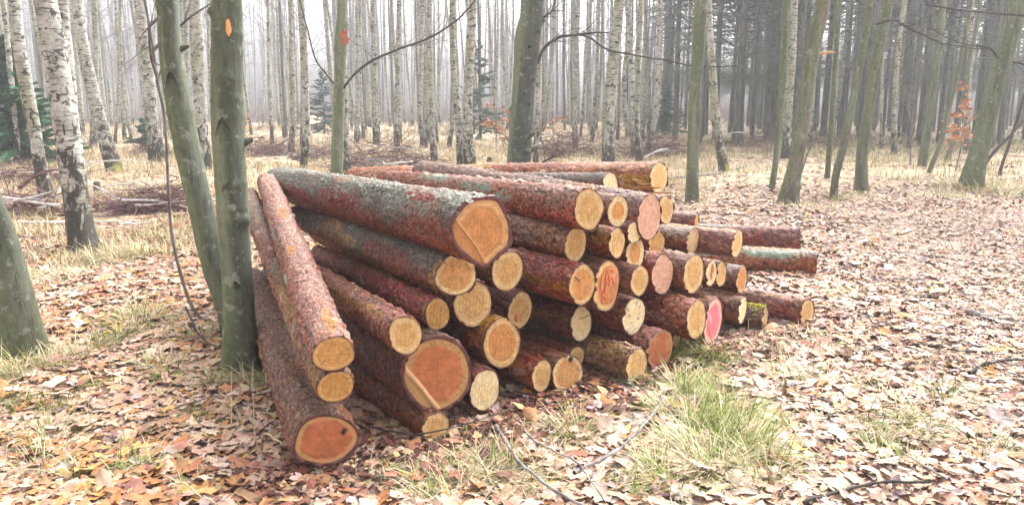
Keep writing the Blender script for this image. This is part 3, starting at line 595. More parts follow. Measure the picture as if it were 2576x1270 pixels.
# ================================================================ trees
def trunk_shape(pts, sides=28, step=.05, seed=0, flare=.35, lumps=.03, knots=0, rings=0):
    """pts: rows (x, y, z, radius) in local metres, base first -> verts, faces, attributes"""
    L_ = np.linalg.norm(np.diff(np.asarray(pts)[:, :3], axis=0), axis=1).sum(); n = max(8, int(L_ / step))
    p = resample(pts, n); C_, r = p[:, :3], np.maximum(p[:, 3], .004)
    s = np.r_[0, np.cumsum(np.linalg.norm(np.diff(C_, axis=0), axis=1))]
    g = np.random.default_rng(seed); U_ = (np.arange(sides) / sides * 2 * np.pi)[None] * np.ones((n, 1)); S = s[:, None] * np.ones((1, sides))
    rad = r[:, None] * (1 + lumps * wob(U_, S / np.maximum(r.mean(), .03) * .2, seed, fz=(.3, 2.5)))
    rad = rad * (1 + flare * np.exp(-S / (.16 + r[0])) * (1 + .5 * np.sin(3 * U_ + g.uniform(0, 6)) + .3 * np.sin(5 * U_ + g.uniform(0, 6))))
    scar = np.zeros_like(S)
    for _ in range(knots):
        z0, u0 = g.uniform(.4, s[-1]), g.uniform(0, 6.28); sg = g.uniform(.025, .05); du = (U_ - u0 + np.pi) % (2 * np.pi) - np.pi
        rad = rad + g.uniform(.12, .34) * r[:, None] * np.exp(-((S - z0) / sg) ** 2 - (du * r.mean() / sg / 1.1) ** 2)
        arch = np.exp(-((S - z0 - .03 + 1.3 * np.abs(du) * r.mean() * .9) / .012) ** 2) * (np.abs(du) * r.mean() < .05) * g.uniform(.2, .9)
        scar = np.maximum(scar, arch)
    for _ in range(rings):
        z0 = g.uniform(.3, s[-1]); rad = rad + .045 * r[:, None] * np.exp(-((S - z0 + .01 * np.sin(U_ * 2)) / .018) ** 2)
    T = np.gradient(C_, axis=0); T /= np.linalg.norm(T, axis=1, keepdims=True)
    A = np.cross(np.array([[0, 1., 0]]), T); A /= np.linalg.norm(A, axis=1, keepdims=True); B = np.cross(T, A)
    V = C_[:, None] + rad[..., None] * (np.cos(U_)[..., None] * A[:, None] + np.sin(U_)[..., None] * B[:, None])
    idx = np.arange(n * sides).reshape(n, sides); a, b = idx[:-1], idx[1:]
    q = np.stack([a, np.roll(a, -1, 1), np.roll(b, -1, 1), b], -1).reshape(-1, 4)
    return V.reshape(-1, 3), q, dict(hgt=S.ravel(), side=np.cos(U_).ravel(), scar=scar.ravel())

def polyline_twigs(g, p0, d, ln, r, k=5, droop=0., jit=.18):
    d = d / np.linalg.norm(d); pts = [p0]
    for i in range(k - 1):
        d = d + g.normal(0, jit, 3) + np.array([0, 0, droop]); d /= np.linalg.norm(d); pts.append(pts[-1] + d * ln / (k - 1))
    return np.array(pts), np.linspace(r, r * .18, k)

def crown_mesh(g, axis, z0, n, reach, up=.7, sub=5, rmax=.018, droop=-.02, sides=3, tip=.003):
    """bare branches along a trunk axis (rows x,y,z,r)"""
    ax = np.asarray(axis); P, Q = [], []
    zt = ax[-1, 2]
    for i in range(n):
        z = z0 + (zt - z0) * (i + g.random()) / n; c = np.array([np.interp(z, ax[:, 2], ax[:, j]) for j in range(3)]); a = g.uniform(0, 6.28)
        rel = (z - z0) / max(zt - z0, .1); ln = reach * (1.05 - .65 * rel) * g.uniform(.5, 1.15)
        p, r = polyline_twigs(g, c, np.array([math.cos(a), math.sin(a), up * g.uniform(.5, 1.4)]), ln, rmax * (1.1 - .6 * rel), 5, droop + .05); P.append(p); Q.append(np.maximum(r, tip))
        for j in range(sub):
            k = g.integers(1, 5); b = p[k]; dirn = p[min(k, 4)] - p[k - 1]
            pp, rr = polyline_twigs(g, b, dirn / np.linalg.norm(dirn) + g.normal(0, .6, 3), ln * g.uniform(.25, .55), rmax * .38, 5, droop * 2); P.append(pp); Q.append(np.maximum(rr, tip))
    return tubes(P, Q, sides)

def custom_tree(name, label, cat, px, y=None, base=None, mat='beech', group=None, top=1.5, crown=None, knots=0, rings=0, flare=.3, props=None, seed=0, lumps=.03, sides=28, step=.05, stubs=0, branches=(), rad=1.0):
    """px: rows (px, py, width px) from the foot upwards on the upright plane through the foot"""
    b = on_ground(px[0][0], px[0][1]) if y is None else at_dist(px[0][0], px[0][1], y)
    b[2] = float(ground_z(b[0], b[1])); Y = b[1]; rows = []
    for i, (u, v, w) in enumerate(px):
        p = at_dist(u, v, Y); d = (p - EYE) @ FWD; rows.append([*(p - b), w / 2 / FPX * d * rad])
    rows[0][:3] = [0, 0, 0]
    rows = [[*(np.array(rows[0][:3]) - [0, 0, .12]), rows[0][3]]] + rows
    last, prev = np.array(rows[-1]), np.array(rows[-3]); dirn = (last - prev)[:3]; dirn /= np.linalg.norm(dirn)
    for k in (1, 2):
        rows.append([*(last[:3] + dirn * top * k / 2), max(.012, last[3] * (1 - .22 * k))])
    v, f, at = trunk_shape(rows, sides, step, seed, flare, lumps, knots, rings)
    root = empty(name, b, label, cat, group)
    t = build("trunk", v, f, M[mat], root, at)
    for k_, v_ in {**dict(moss=0., brown=0., dark=0.), **(props or {})}.items(): t[k_] = float(v_)
    g = np.random.default_rng(seed + 5); R_ = np.array(rows)
    if crown:
        z0, n, reach = crown; vv, ff = crown_mesh(g, R_, z0, n, reach, rmax=.016, tip=.0025); build("crown", vv, ff, M['twig'], root)
    for br in branches:      # long boughs read off the photograph, in the tree's own upright plane
        pts = np.array([at_dist(u, v, Y + dy) - b for (u, v, w, dy) in br]); ws = np.array([w / 2 / FPX * Y for (_, _, w, _) in br])
        pr = resample(np.c_[pts, ws], 26); pr[:, :3] += np.cumsum(g.normal(0, .0085, (26, 3)), 0) * np.linspace(.2, 1, 26)[:, None]
        P = [pr[:, :3]]; Q = [np.maximum(pr[:, 3], .003)]; parts = [tubes(P, Q, 6)]
        tw, tr = [], []
        for j in range(22):
            k = g.integers(4, 25); dd = pr[min(25, k + 1), :3] - pr[k - 1, :3]; a_, r_ = polyline_twigs(g, pr[k, :3], dd / np.linalg.norm(dd) + g.normal(0, .6, 3), g.uniform(.12, .8) * Y / 14, .0042 * Y / 10, 5); tw.append(a_); tr.append(r_)
        parts.append(tubes(tw, tr, 3)); vv, ff = joinm(parts); build("branch", vv, ff, M['darktwig'], root)
    for j in range(stubs):
        k = g.uniform(.15, .9); zt = R_[1, 2] + k * (R_[-3, 2] - R_[1, 2]); c = np.array([np.interp(zt, R_[:, 2], R_[:, i]) for i in range(4)]); a = g.uniform(2.6, 6.8)
        d = np.array([math.cos(a), math.sin(a), .35]); p = np.stack([c[:3] + d * c[3] * .8, c[:3] + d * c[3] * 1.15, c[:3] + d * c[3] * g.uniform(1.25, 1.6)]); vv, ff = tubes([p], [np.array([.34, .25, .13]) * c[3]], 8); 
        build("branch_stub", vv, ff, M[mat], root, dict(hgt=np.full(len(vv), zt), side=np.zeros(len(vv)), scar=np.full(len(vv), .45)))
    return root, b, R_

def scar_patch(root, b, Y, u, v, w, h, mat, name="broken_scar", n=40, seed=0, depth=.03, R_=None):
    g = np.random.default_rng(seed); c = at_dist(u, v, Y) - b; sc = Y / FPX; r = np.interp(c[2], R_[:, 2], R_[:, 3]); ax = np.array([np.interp(c[2], R_[:, 2], R_[:, j]) for j in range(2)])
    a = np.linspace(0, 6.28, 24, endpoint=False); vs, fs = [], []
    for k, t in enumerate((1., .8, .5, .2)):
        x = c[0] + np.cos(a) * w / 2 * sc * t * (1 + .15 * np.sin(5 * a + seed)); z = c[2] + np.sin(a) * h / 2 * sc * t * (1 + .12 * np.sin(7 * a + 2 + seed))
        yy = ax[1] - np.sqrt(np.maximum(.0, (r * 1.06) ** 2 - np.clip(x - ax[0], -r, r) ** 2)) - .004 - depth * (1 - t) * g.uniform(.2, 1, 24); vs.append(np.stack([x, yy, z], -1))
    vs = np.concatenate(vs); idx = np.arange(96).reshape(4, 24); A_, B_ = idx[:-1], idx[1:]
    q = np.stack([A_, np.roll(A_, -1, 1), np.roll(B_, -1, 1), B_], -1).reshape(-1, 4); build(name, vs, [q, idx[-1][None, :]], mat, root, smooth=False)

# ---- beeches and hornbeams with smooth green bark
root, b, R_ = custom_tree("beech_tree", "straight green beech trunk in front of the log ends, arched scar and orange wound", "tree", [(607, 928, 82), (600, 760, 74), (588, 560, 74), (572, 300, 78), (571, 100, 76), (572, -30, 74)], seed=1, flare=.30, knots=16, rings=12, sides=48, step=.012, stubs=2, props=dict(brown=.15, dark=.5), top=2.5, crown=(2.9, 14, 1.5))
scar_patch(root, b, b[1], 588, 74, 12, 40, M['rawwood'], "orange_wound", seed=3, R_=R_, depth=.006)
P, Q = [], []                                                              # the dark arched scar round an old branch
pc = at_dist(575, 300, b[1]) - b; rr = .098; ax = np.array([np.interp(pc[2], R_[:, 2], R_[:, j]) for j in range(2)])
for k, (wd, dn) in enumerate(((22, 46), (14, 30), (7, 20))):
    t = np.linspace(-1, 1, 13); x = pc[0] + t * wd * b[1] / FPX; z = pc[2] - (np.abs(t) ** 2.2) * dn * b[1] / FPX + .004 * k; P.append(np.stack([x, ax[1] - np.sqrt(rr ** 2 - (x - ax[0]) ** 2) - .001, z], -1)); Q.append(.0075 * (1.1 - np.abs(t)))
v, f = tubes(P, Q, 6); build("arched_scar", v, f, M['darktwig'], root)
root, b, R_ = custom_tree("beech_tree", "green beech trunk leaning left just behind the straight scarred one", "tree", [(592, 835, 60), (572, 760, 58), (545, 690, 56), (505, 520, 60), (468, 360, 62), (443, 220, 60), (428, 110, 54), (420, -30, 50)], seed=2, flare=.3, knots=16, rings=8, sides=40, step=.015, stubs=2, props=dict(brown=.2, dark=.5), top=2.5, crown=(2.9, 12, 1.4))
P, Q = [], []; pc = at_dist(443, 185, b[1]) - b; ax = np.array([np.interp(pc[2], R_[:, 2], R_[:, j]) for j in range(2)]); rr = .089
for k, (wd, dn) in enumerate(((17, 50), (9, 34))):
    t = np.linspace(-1, 1, 13); x = pc[0] + t * wd * b[1] / FPX; z = pc[2] - (np.abs(t) ** 2.2) * dn * b[1] / FPX; P.append(np.stack([x, ax[1] - np.sqrt(np.maximum(1e-4, rr ** 2 - (x - ax[0]) ** 2)) - .001, z], -1)); Q.append(.008 * (1.1 - np.abs(t)))
v, f = tubes(P, Q, 6); build("arched_scar", v, f, M['darktwig'], root)
custom_tree("beech_tree", "curved dark green trunk leaning out of view past the left edge", "tree", [(58, 888, 104), (45, 800, 92), (28, 700, 78), (2, 590, 66), (-40, 480, 60), (-90, 360, 56), (-150, 220, 52)], seed=3, flare=.28, knots=3, sides=40, step=.015, props=dict(brown=.2, dark=.35), top=1.5)
custom_tree("beech_sapling", "very thin bare sapling stem bending beside the leaning left beech", "tree", [(515, 838, 10), (488, 780, 9), (455, 690, 9), (434, 600, 8), (424, 480, 8), (418, 350, 7), (412, 280, 8), (395, 200, 7), (386, 130, 6)], y=5.6, seed=4, sides=8, flare=0, mat='twig', crown=(1.6, 8, .8), top=1.0)
custom_tree("beech_tree", "slim green beech behind the stack with a torn red break high up", "tree", [(848, 466, 30), (848, 400, 30), (851, 300, 29), (856, 150, 29), (858, 110, 33), (861, 40, 26), (862, -30, 25)], seed=5, flare=.05, knots=10, rings=6, sides=24, step=.04, props=dict(brown=.1, dark=.2), top=3, crown=(6., 10, 1.6),
    branches=[[(858, 232, 7, 0), (885, 195, 6, -.1), (930, 160, 6, -.3), (1000, 128, 5, -.5), (1090, 92, 5, -.7), (1160, 45, 4, -.8), (1195, 8, 3, -.9), (1212, -30, 3, -1.)], [(842, 214, 5, 0), (815, 180, 4, .1), (795, 150, 4, .2), (780, 100, 3, .2), (762, 30, 3, .2), (740, -40, 2, .2)]])
root5 = [o for o in COL.objects if o.name == "beech_tree.003"][0]; b5 = np.array(root5.location)
P, Q, g = [], [], np.random.default_rng(4)
for i in range(34):
    c = at_dist(862 + g.uniform(-9, 12), 97 + g.uniform(-12, 13), b5[1] - .11) - b5; P.append(np.linspace(c, c + np.array([g.uniform(-.04, .08), g.uniform(-.08, 0), g.uniform(-.16, .12)]), 3)); Q.append(np.array([.018, .014, .002]))
v, f = tubes(P, Q, 4); build("torn_break", v, f, M['redwood'], root5, smooth=False)
custom_tree("beech_tree", "thick dark wet beech trunk standing behind the middle of the stack", "tree", [(1303, 470, 66), (1304, 420, 62), (1308, 350, 60), (1316, 250, 58), (1322, 170, 62), (1328, 90, 66), (1337, 40, 58), (1341, -30, 56)], seed=6, flare=.05, knots=16, rings=5, sides=40, step=.02, lumps=.05, stubs=5, props=dict(brown=.2, dark=1.0), top=3, crown=(5.2, 10, 1.6),
    branches=[[(1352, 160, 9, 0), (1372, 118, 8, -.1), (1400, 97, 7, -.2), (1450, 86, 6, -.3), (1500, 80, 4, -.4), (1530, 79, 3, -.4)], [(1452, 86, 6, -.3), (1480, 95, 5, -.35), (1525, 125, 5, -.4), (1590, 140, 4, -.5), (1660, 152, 4, -.6), (1750, 170, 3, -.7), (1850, 168, 2, -.8)], [(1356, 55, 8, 0), (1372, 42, 5, -.1), (1395, 27, 2, -.15)], [(1352, 420, 6, 0), (1380, 398, 4, .0), (1396, 390, 2, 0)]])
custom_tree("beech_tree", "straight slim olive trunk standing alone right of the stack's top", "tree", [(1740, 512, 30), (1743, 400, 29), (1748, 250, 30), (1756, 130, 32), (1764, 0, 33), (1766, -30, 33)], seed=7, flare=.35, knots=6, rings=6, sides=24, step=.04, props=dict(brown=.25, dark=.25), top=3, crown=(5., 10, 1.4))
custom_tree("beech_tree", "thin greenish trunk rising left of the brown trunk with the snapped branch", "tree", [(1941, 488, 15), (1950, 420, 15), (1960, 320, 16), (1970, 170, 18), (1980, 0, 18), (1982, -30, 18)], seed=8, flare=.1, knots=3, sides=14, step=.06, top=3, crown=(4.5, 10, 1.3))
root, b, R_ = custom_tree("hornbeam_tree", "grey-brown trunk with a swollen foot and a snapped pale branch, right of the stack", "tree", [(1985, 517, 44), (1998, 430, 36), (2016, 330, 34), (2032, 220, 33), (2050, 100, 36), (2068, 20, 34), (2074, -30, 34)], seed=9, flare=.5, knots=8, rings=6, sides=28, step=.03, props=dict(brown=.9, dark=.2), top=3, crown=(4.8, 10, 1.5))
c0 = at_dist(2052, 138, b[1]) - b; v, f = tubes([np.array([c0, c0 + [.10, -.08, .02], c0 + [.19, -.12, .03], c0 + [.25, -.14, .02]])], [np.array([.026, .022, .018, .004])], 8); build("snapped_branch", v, f, M['palewood'], root)
custom_tree("beech_tree", "dark-footed thin trunk leaning right beside a thicker straight green trunk", "tree", [(2097, 502, 18), (2103, 440, 18), (2122, 370, 19), (2140, 280, 18), (2160, 180, 17), (2180, 80, 17), (2193, -30, 16)], seed=10, flare=.2, knots=4, sides=16, step=.05, props=dict(brown=.5, dark=.3), top=3, crown=(4.5, 9, 1.3))
custom_tree("beech_tree", "broad-footed green trunk leaning right, middle of the right-hand group", "tree", [(2166, 482, 30), (2170, 370, 27), (2188, 260, 27), (2205, 150, 27), (2225, 50, 27), (2242, -30, 27)], seed=11, flare=.4, knots=8, rings=4, sides=24, step=.04, props=dict(brown=.2, dark=.25), top=3, crown=(4.8, 10, 1.5),
    branches=[[(2205, 62, 5, 0), (2245, 52, 4, -.2), (2290, 75, 4, -.4), (2370, 108, 3, -.6), (2430, 122, 2, -.7)]])
custom_tree("beech_tree", "thickest right-hand trunk, leaning right with a grassy foot near the picture's edge", "tree", [(2443, 472, 50), (2462, 385, 44), (2488, 280, 42), (2515, 180, 42), (2545, 80, 44), (2572, -30, 46)], seed=12, flare=.25, knots=8, rings=4, sides=32, step=.03, props=dict(brown=.1, dark=.15), top=3, crown=(4.8, 10, 1.5),
    branches=[[(2520, 160, 6, 0), (2485, 118, 5, -.2), (2440, 112, 4, -.3), (2380, 90, 3, -.5), (2330, 60, 3, -.6)], [(2580, 40, 8, -.6), (2500, 32, 6, -.8), (2420, 22, 5, -1.), (2340, 0, 4, -1.2)], [(2530, 150, 5, 0), (2576, 160, 4, -.1), (2620, 175, 3, -.2)]])
custom_tree("beech_tree", "slim straight green trunk with brown foot, left of the thickest right-hand trunk", "tree", [(2319, 424, 21), (2335, 320, 19), (2350, 200, 18), (2364, 100, 16), (2376, -30, 14)], seed=13, flare=.15, knots=4, sides=16, step=.05, props=dict(brown=.3, dark=.1), top=3, crown=(4.5, 9, 1.4))
custom_tree("beech_tree", "thin purple-grey leaning stem, directly right of the slim brown-footed trunk", "tree", [(2338, 445, 12), (2363, 370, 12), (2385, 280, 12), (2410, 180, 11), (2430, 80, 10), (2448, -30, 9)], seed=14, flare=.1, sides=12, step=.06, props=dict(brown=.4), top=3, crown=(4.0, 9, 1.3))
custom_tree("beech_tree", "thin dark-footed stem bowed to the right under the orange beech leaves", "tree", [(2384, 397, 13), (2404, 340, 12), (2425, 260, 12), (2440, 150, 11), (2460, 50, 10), (2470, -30, 9)], seed=15, flare=.1, sides=12, step=.06, props=dict(brown=.3), top=3, crown=(4.0, 9, 1.3))
custom_tree("beech_tree", "upright thin green stem between two leaning trunks, right of the snapped branch", "tree", [(2080, 457, 13), (2086, 380, 14), (2096, 250, 14), (2105, 100, 14), (2110, -30, 13)], seed=16, flare=.15, sides=12, step=.06, props=dict(brown=.2), top=3, crown=(4.5, 9, 1.3))
custom_tree("beech_sapling", "dark thin sapling leaning right at the far right edge", "tree", [(2514, 442, 8), (2540, 360, 7), (2562, 290, 7), (2590, 200, 6)], seed=17, flare=.1, sides=8, step=.08, mat='darktwig', top=1.5, crown=(1.5, 8, .9))
custom_tree("beech_sapling", "low sapling stem slanting strongly behind the thickest right-hand trunk", "tree", [(2478, 412, 9), (2505, 378, 8), (2535, 348, 7), (2562, 318, 6)], seed=18, flare=.1, sides=8, step=.08, mat='darktwig', top=1.2, crown=(.9, 8, .8))
custom_tree("beech_sapling", "forked wispy sapling growing in dry grass left of the slim brown-footed trunk", "tree", [(2289, 428, 5), (2290, 380, 5), (2296, 300, 4), (2302, 200, 3)], seed=19, flare=.1, sides=6, step=.1, mat='twig', top=.8, crown=(.6, 16, 1.1))
custom_tree("beech_sapling", "whip-like sapling curving up in front of the grey-brown trunk with the swollen foot", "tree", [(1962, 520, 5), (1985, 475, 5), (2018, 430, 4), (2030, 390, 4)], seed=20, flare=.1, sides=6, step=.08, mat='twig', top=.4)

# ---- birches one can tell apart
def birch(label, px, y=None, seed=0, moss=0., knots=0, crown=(6., 12, 2.0), **k):
    return custom_tree("birch_tree", label, "tree", px, y=y, mat='birch', seed=seed, flare=.22, lumps=.05, sides=22, step=.06, props=dict(moss=moss), top=k.pop('top', 4.), crown=crown, knots=knots, group=None, **k)
birch("big mottled birch leaning left with a black cracked foot, nearest on the left", [(214, 634, 72), (206, 590, 62), (196, 520, 58), (184, 430, 60), (170, 340, 60), (156, 250, 58), (135, 120, 56), (108, -30, 52)], seed=31, knots=5)
birch("moss-green darker birch stem close behind the big mottled birch", [(190, 585, 40), (182, 430, 38), (178, 300, 36), (166, 150, 36), (156, 60, 34), (150, -30, 33)], y=9.6, seed=32, moss=1.)
birch("dark-footed birch near the left edge with a green spruce behind it", [(119, 502, 34), (104, 430, 30), (86, 320, 30), (66, 220, 32), (46, 100, 30), (34, -30, 27)], seed=33)
birch("leaning birch with a bright moss patch at its foot, left background", [(288, 442, 36), (272, 380, 35), (250, 300, 33), (226, 200, 31), (206, 100, 28), (188, -30, 26)], seed=34, moss=1.)
birch("cream birch with a wide foot left of the leaning green beech", [(398, 414, 38), (386, 330, 33), (373, 200, 32), (361, 80, 30), (348, -30, 28)], seed=35)
birch("birch half hidden between the two green beech trunks", [(516, 432, 33), (508, 330, 32), (500, 200, 32), (494, 80, 31), (487, -30, 31)], seed=36)
birch("very thin birch at the far left in front of the spruce", [(50, 414, 13), (39, 320, 13), (28, 200, 13), (14, 60, 12), (4, -30, 12)], seed=37)
birch("yellowish birch with a straight stem left of the slim beech, behind the brushwood", [(764, 428, 18), (770, 350, 19), (768, 250, 20), (764, 120, 19), (755, -30, 18)], seed=38, moss=.5)
birch("brown-stained birch with a torn orange strip, next to the yellowish birch", [(733, 395, 15), (738, 300, 15), (735, 180, 15), (733, 120, 12), (730, -30, 13)], seed=39)
birch("black-and-white footed birch hidden partly by the slim beech", [(873, 437, 22), (870, 350, 17), (867, 240, 15), (866, 100, 14), (865, -30, 14)], seed=40)
birch("pale double-looking birch left of centre, standing on dry grass", [(948, 373, 18), (944, 300, 15), (941, 150, 15), (938, -30, 14)], seed=41)
birch("birch with a stump at its foot, centre background", [(999, 382, 16), (997, 280, 13), (1002, 130, 12), (1005, -30, 12)], seed=42)
birch("crook-footed white birch in the centre background", [(1067, 381, 19), (1058, 300, 13), (1060, 150, 12), (1063, -30, 12)], seed=43)
birch("short-footed dark-based birch standing nearer than its neighbours in the centre", [(1092, 405, 18), (1088, 330, 15), (1083, 200, 14), (1080, -30, 14)], seed=44)
birch("birch with a bright yellow-green moss foot behind the stack's middle", [(1184, 430, 34), (1178, 370, 28), (1176, 280, 25), (1183, 130, 23), (1192, -30, 21)], seed=45, moss=1.3)
birch("yellow-stained birch twin growing against the moss-footed birch", [(1160, 400, 22), (1154, 300, 20), (1142, 190, 16), (1138, 60, 15), (1138, -30, 15)], y=19.8, seed=46)
birch("slender birch leaning right, just left of the moss-footed pair", [(1130, 378, 12), (1140, 310, 10), (1150, 230, 10), (1146, 100, 9), (1143, -30, 9)], seed=47)
birch("narrow birch touching the right side of the thick dark beech", [(1347, 422, 15), (1352, 300, 14), (1356, 150, 13), (1362, -30, 12)], seed=48)
birch("thin straight birch midway between the dark beech and the stout white birch", [(1447, 372, 14), (1446, 250, 13), (1450, 120, 12), (1456, -30, 11)], seed=49)
birch("stout white birch with a black foot right behind the topmost log", [(1531, 416, 33), (1530, 340, 30), (1538, 210, 30), (1551, 80, 27), (1562, -30, 26)], seed=50, knots=4)
birch("white birch with a dark burl, first right of the stout white birch", [(1608, 410, 18), (1603, 330, 15), (1605, 200, 14), (1610, 60, 13), (1614, -30, 13)], seed=51)
birch("crooked birch bending over behind the stout white birch", [(1600, 372, 22), (1578, 300, 18), (1570, 250, 15), (1578, 120, 12), (1586, -30, 10)], seed=52)
birch("birch leaning right among fallen boughs, second right of the stout white one", [(1630, 380, 15), (1648, 300, 14), (1658, 160, 14), (1662, -30, 13)], seed=53)
birch("mossy-footed birch with thin curved stem, right of the olive trunk", [(1820, 432, 26), (1812, 380, 22), (1800, 290, 21), (1792, 170, 19), (1784, 60, 18), (1780, -30, 17)], seed=54, moss=1.2)
birch("dark-barked birch just left of the grey-brown trunk", [(1977, 406, 24), (1983, 270, 21), (1995, 110, 18), (2000, -30, 17)], seed=55, moss=.3)
birch("thin white birch in the right-hand wood with a dangling yellow leaf", [(2248, 392, 13), (2250, 260, 13), (2260, 120, 12), (2280, -30, 11)], seed=56)
birch("mossy pale birch behind the thickest right-hand trunk", [(2430, 384, 16), (2434, 260, 15), (2440, 130, 14), (2446, -30, 13)], seed=57)

# ---- trees of the misty background, copied from a few kinds
def birch_kind(seed, dark=False):
    g = np.random.default_rng(seed); H = g.uniform(13, 17); n = 7; z = np.linspace(-.1, H, n); lean = g.normal(0, .03, 2); amp = g.uniform(.05, .22)
    rows = np.stack([lean[0]*z*1.5 + amp*np.sin(z*g.uniform(.3, .6)+g.uniform(0, 6)), lean[1]*z + amp*np.sin(z*.4+g.uniform(0, 6)), z, g.uniform(.055, .125)*(1-.8*np.clip(z/H, 0, 1))], -1); rows[:, :2] -= rows[0, :2]
    v, f, at = trunk_shape(rows, 12, .18, seed, .2, .05)
    root = empty("birch_tree", (0, 0, 0), "pale birch trunk fading into mist among many alike", "tree", "birches in the misty background")
    t = build("trunk", v, f, M['birch'], root, at); t["moss"] = float(g.random() < .3) * .8
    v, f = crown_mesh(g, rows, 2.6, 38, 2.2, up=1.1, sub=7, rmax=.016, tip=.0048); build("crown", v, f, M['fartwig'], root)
    return root
def pole_kind(seed):
    g = np.random.default_rng(seed); H = g.uniform(15, 19); z = np.linspace(-.1, H, 6)
    rows = np.stack([g.normal(0, .012)*z + .05*np.sin(z*.4+seed), g.normal(0, .012)*z, z, g.uniform(.05, .13)*(1-.75*np.clip(z/H, 0, 1))], -1); rows[:, :2] -= rows[0, :2]
    v, f, at = trunk_shape(rows, 12, .25, seed, .2, .04)
    root = empty("pine_tree", (0, 0, 0), "dark slender pine trunk behind the pale birches", "tree", "dark pines behind the birches")
    build("trunk", v, f, M['spruce'], root, at)
    v, f = crown_mesh(g, rows, 3.5, 22, 1.4, up=.15, sub=4, rmax=.014, tip=.0036); build("crown", v, f, M['drybranch'], root)
    return root
def dark_spruce_kind(seed):
    g = np.random.default_rng(seed); H = g.uniform(14, 18); z = np.linspace(-.1, H, 6)
    rows = np.stack([g.normal(0, .01)*z, g.normal(0, .01)*z, z, g.uniform(.10, .17)*(1-.8*np.clip(z/H, 0, 1))], -1)
    v, f, at = trunk_shape(rows, 12, .25, seed, .25, .04)
    root = empty("spruce_tree", (0, 0, 0), "dark spruce trunk with dead lower twigs in the gloomy wood on the right", "tree", "dark spruces in the right-hand wood")
    build("trunk", v, f, M['spruce'], root, at)
    v, f = crown_mesh(g, rows[1:], .8, 95, 1.9, up=-.08, sub=8, rmax=.013, droop=-.05, tip=.0042); o = build("dead_branches", v, f, M['drybranch'], root)
    needle_crown(g, rows, 5.8, H, 2.3, 64, root)
    return root
def needle_crown(g, rows, z0, H, reach, n, root, col=((.042, .075, .05), (.09, .14, .09)), dense=1.):
    P, Q, LV, LF, LC = [], [], [], [], []; off = 0
    for i in range(n):
        z = z0 + (H - z0) * (i + g.random()) / n; rel = (z - z0) / (H - z0); a = g.uniform(0, 6.28); ln = reach * (1.02 - rel) * g.uniform(.45, 1.15) + .08
        c = np.array([np.interp(z, rows[:, 2], rows[:, 0]), np.interp(z, rows[:, 2], rows[:, 1]), z]); p, r = polyline_twigs(g, c, np.array([math.cos(a), math.sin(a), -.12 + .5 * rel + g.normal(0, .22)]), ln, .012 * (1.1 - rel) + .003, 5, -.01, .06); P.append(p); Q.append(r)
        m = int(46 * dense * (.35 + ln / reach)); t = g.random(m) ** .8; k = np.clip((t * 4).astype(int), 0, 3); fr = (t * 4 - k)[:, None]; q0 = p[k] * (1 - fr) + p[k + 1] * fr
        dirn = (p[k + 1] - p[k]); dirn /= np.linalg.norm(dirn, axis=1, keepdims=True); sd = np.cross(dirn, [0, 0, 1.]) * g.choice([-1, 1], m)[:, None]
        d = dirn * .8 + sd * g.uniform(.2, 1.1, (m, 1)) + np.array([0, 0, -.35]) * g.uniform(0, 1.2, (m, 1)); d /= np.linalg.norm(d, axis=1, keepdims=True)
        l = g.uniform(.10, .28, (m, 1)) * (.5 + .6 * (1 - t[:, None])) * min(1.2, .5 + ln / 1.6); w = np.cross(d, g.normal(0, 1, (m, 3))); w /= np.linalg.norm(w, axis=1, keepdims=True); w *= g.uniform(.016, .036, (m, 1))
        vv = np.stack([q0 - w, q0 + w, q0 + d * l * .6 + w * .9, q0 + d * l, q0 + d * l * .6 - w * .9], 1); LV.append(vv.reshape(-1, 3)); LF.append(off + np.arange(m * 5).reshape(m, 5)); off += m * 5
        cc = np.array(col[0]) + (np.array(col[1]) - col[0]) * g.random((m, 1)); LC.append(np.repeat(cc, 5, 0))
    v, f = tubes(P, Q, 3); nl = np.concatenate(LF); vl = np.concatenate(LV); cr = build("crown", np.concatenate([vl, v]), [nl, f + len(vl)], M['needles'], root, colors=np.concatenate(LC + [np.full((len(v), 3), .1)]), smooth=False)
    cr.data.materials.append(M['spruce']); mi = np.zeros(len(nl) + len(f), np.int32); mi[len(nl):] = 1; cr.data.polygons.foreach_set("material_index", mi)

def young_spruce(label, px, top, y=None, reach=1.2, seed=0, group=None, n=90, dens=2.0, col=((.03, .095, .05), (.08, .20, .105))):
    b = on_ground(*px) if y is None else at_dist(px[0], px[1], y); b[2] = float(ground_z(b[0], b[1])); H = (at_dist(px[0], top, b[1]) - b)[2]
    root = empty("young_spruce", b, label, "tree", group); g = np.random.default_rng(seed); z = np.linspace(-.05, H, 6); rows = np.stack([0*z, 0*z, z, .05*(1-.85*np.clip(z/H, 0, 1))+.006], -1)
    v, f, at = trunk_shape(rows, 8, .2, seed, .2, .03); build("trunk", v, f, M['spruce'], root, at); needle_crown(g, rows, .15, H, reach, n, root, col, dens)
young_spruce("bushy green young spruce at the left edge behind the dark-footed birch", (45, 412), 95, reach=1.6, seed=61, n=240, dens=4.5, col=((.035, .11, .055), (.09, .23, .115)))
young_spruce("small green spruce showing right of the moss-footed birch", (1208, 352), 105, reach=1.5, seed=62, n=80, dens=1.0, col=((.06, .105, .075), (.13, .20, .14)))  # needles lightened and greyed, distance fade put into the colour
young_spruce("bluish little spruce at the end of the straight forest ride", (817, 336), 175, reach=2.0, seed=63, n=90, dens=1.4, col=((.05, .09, .075), (.11, .17, .14)))  # same here: paler grey-green needles carry a painted distance fade
young_spruce("low dark green spruce behind the white birches right of centre", (1668, 340), 205, reach=1.6, seed=64, n=80)
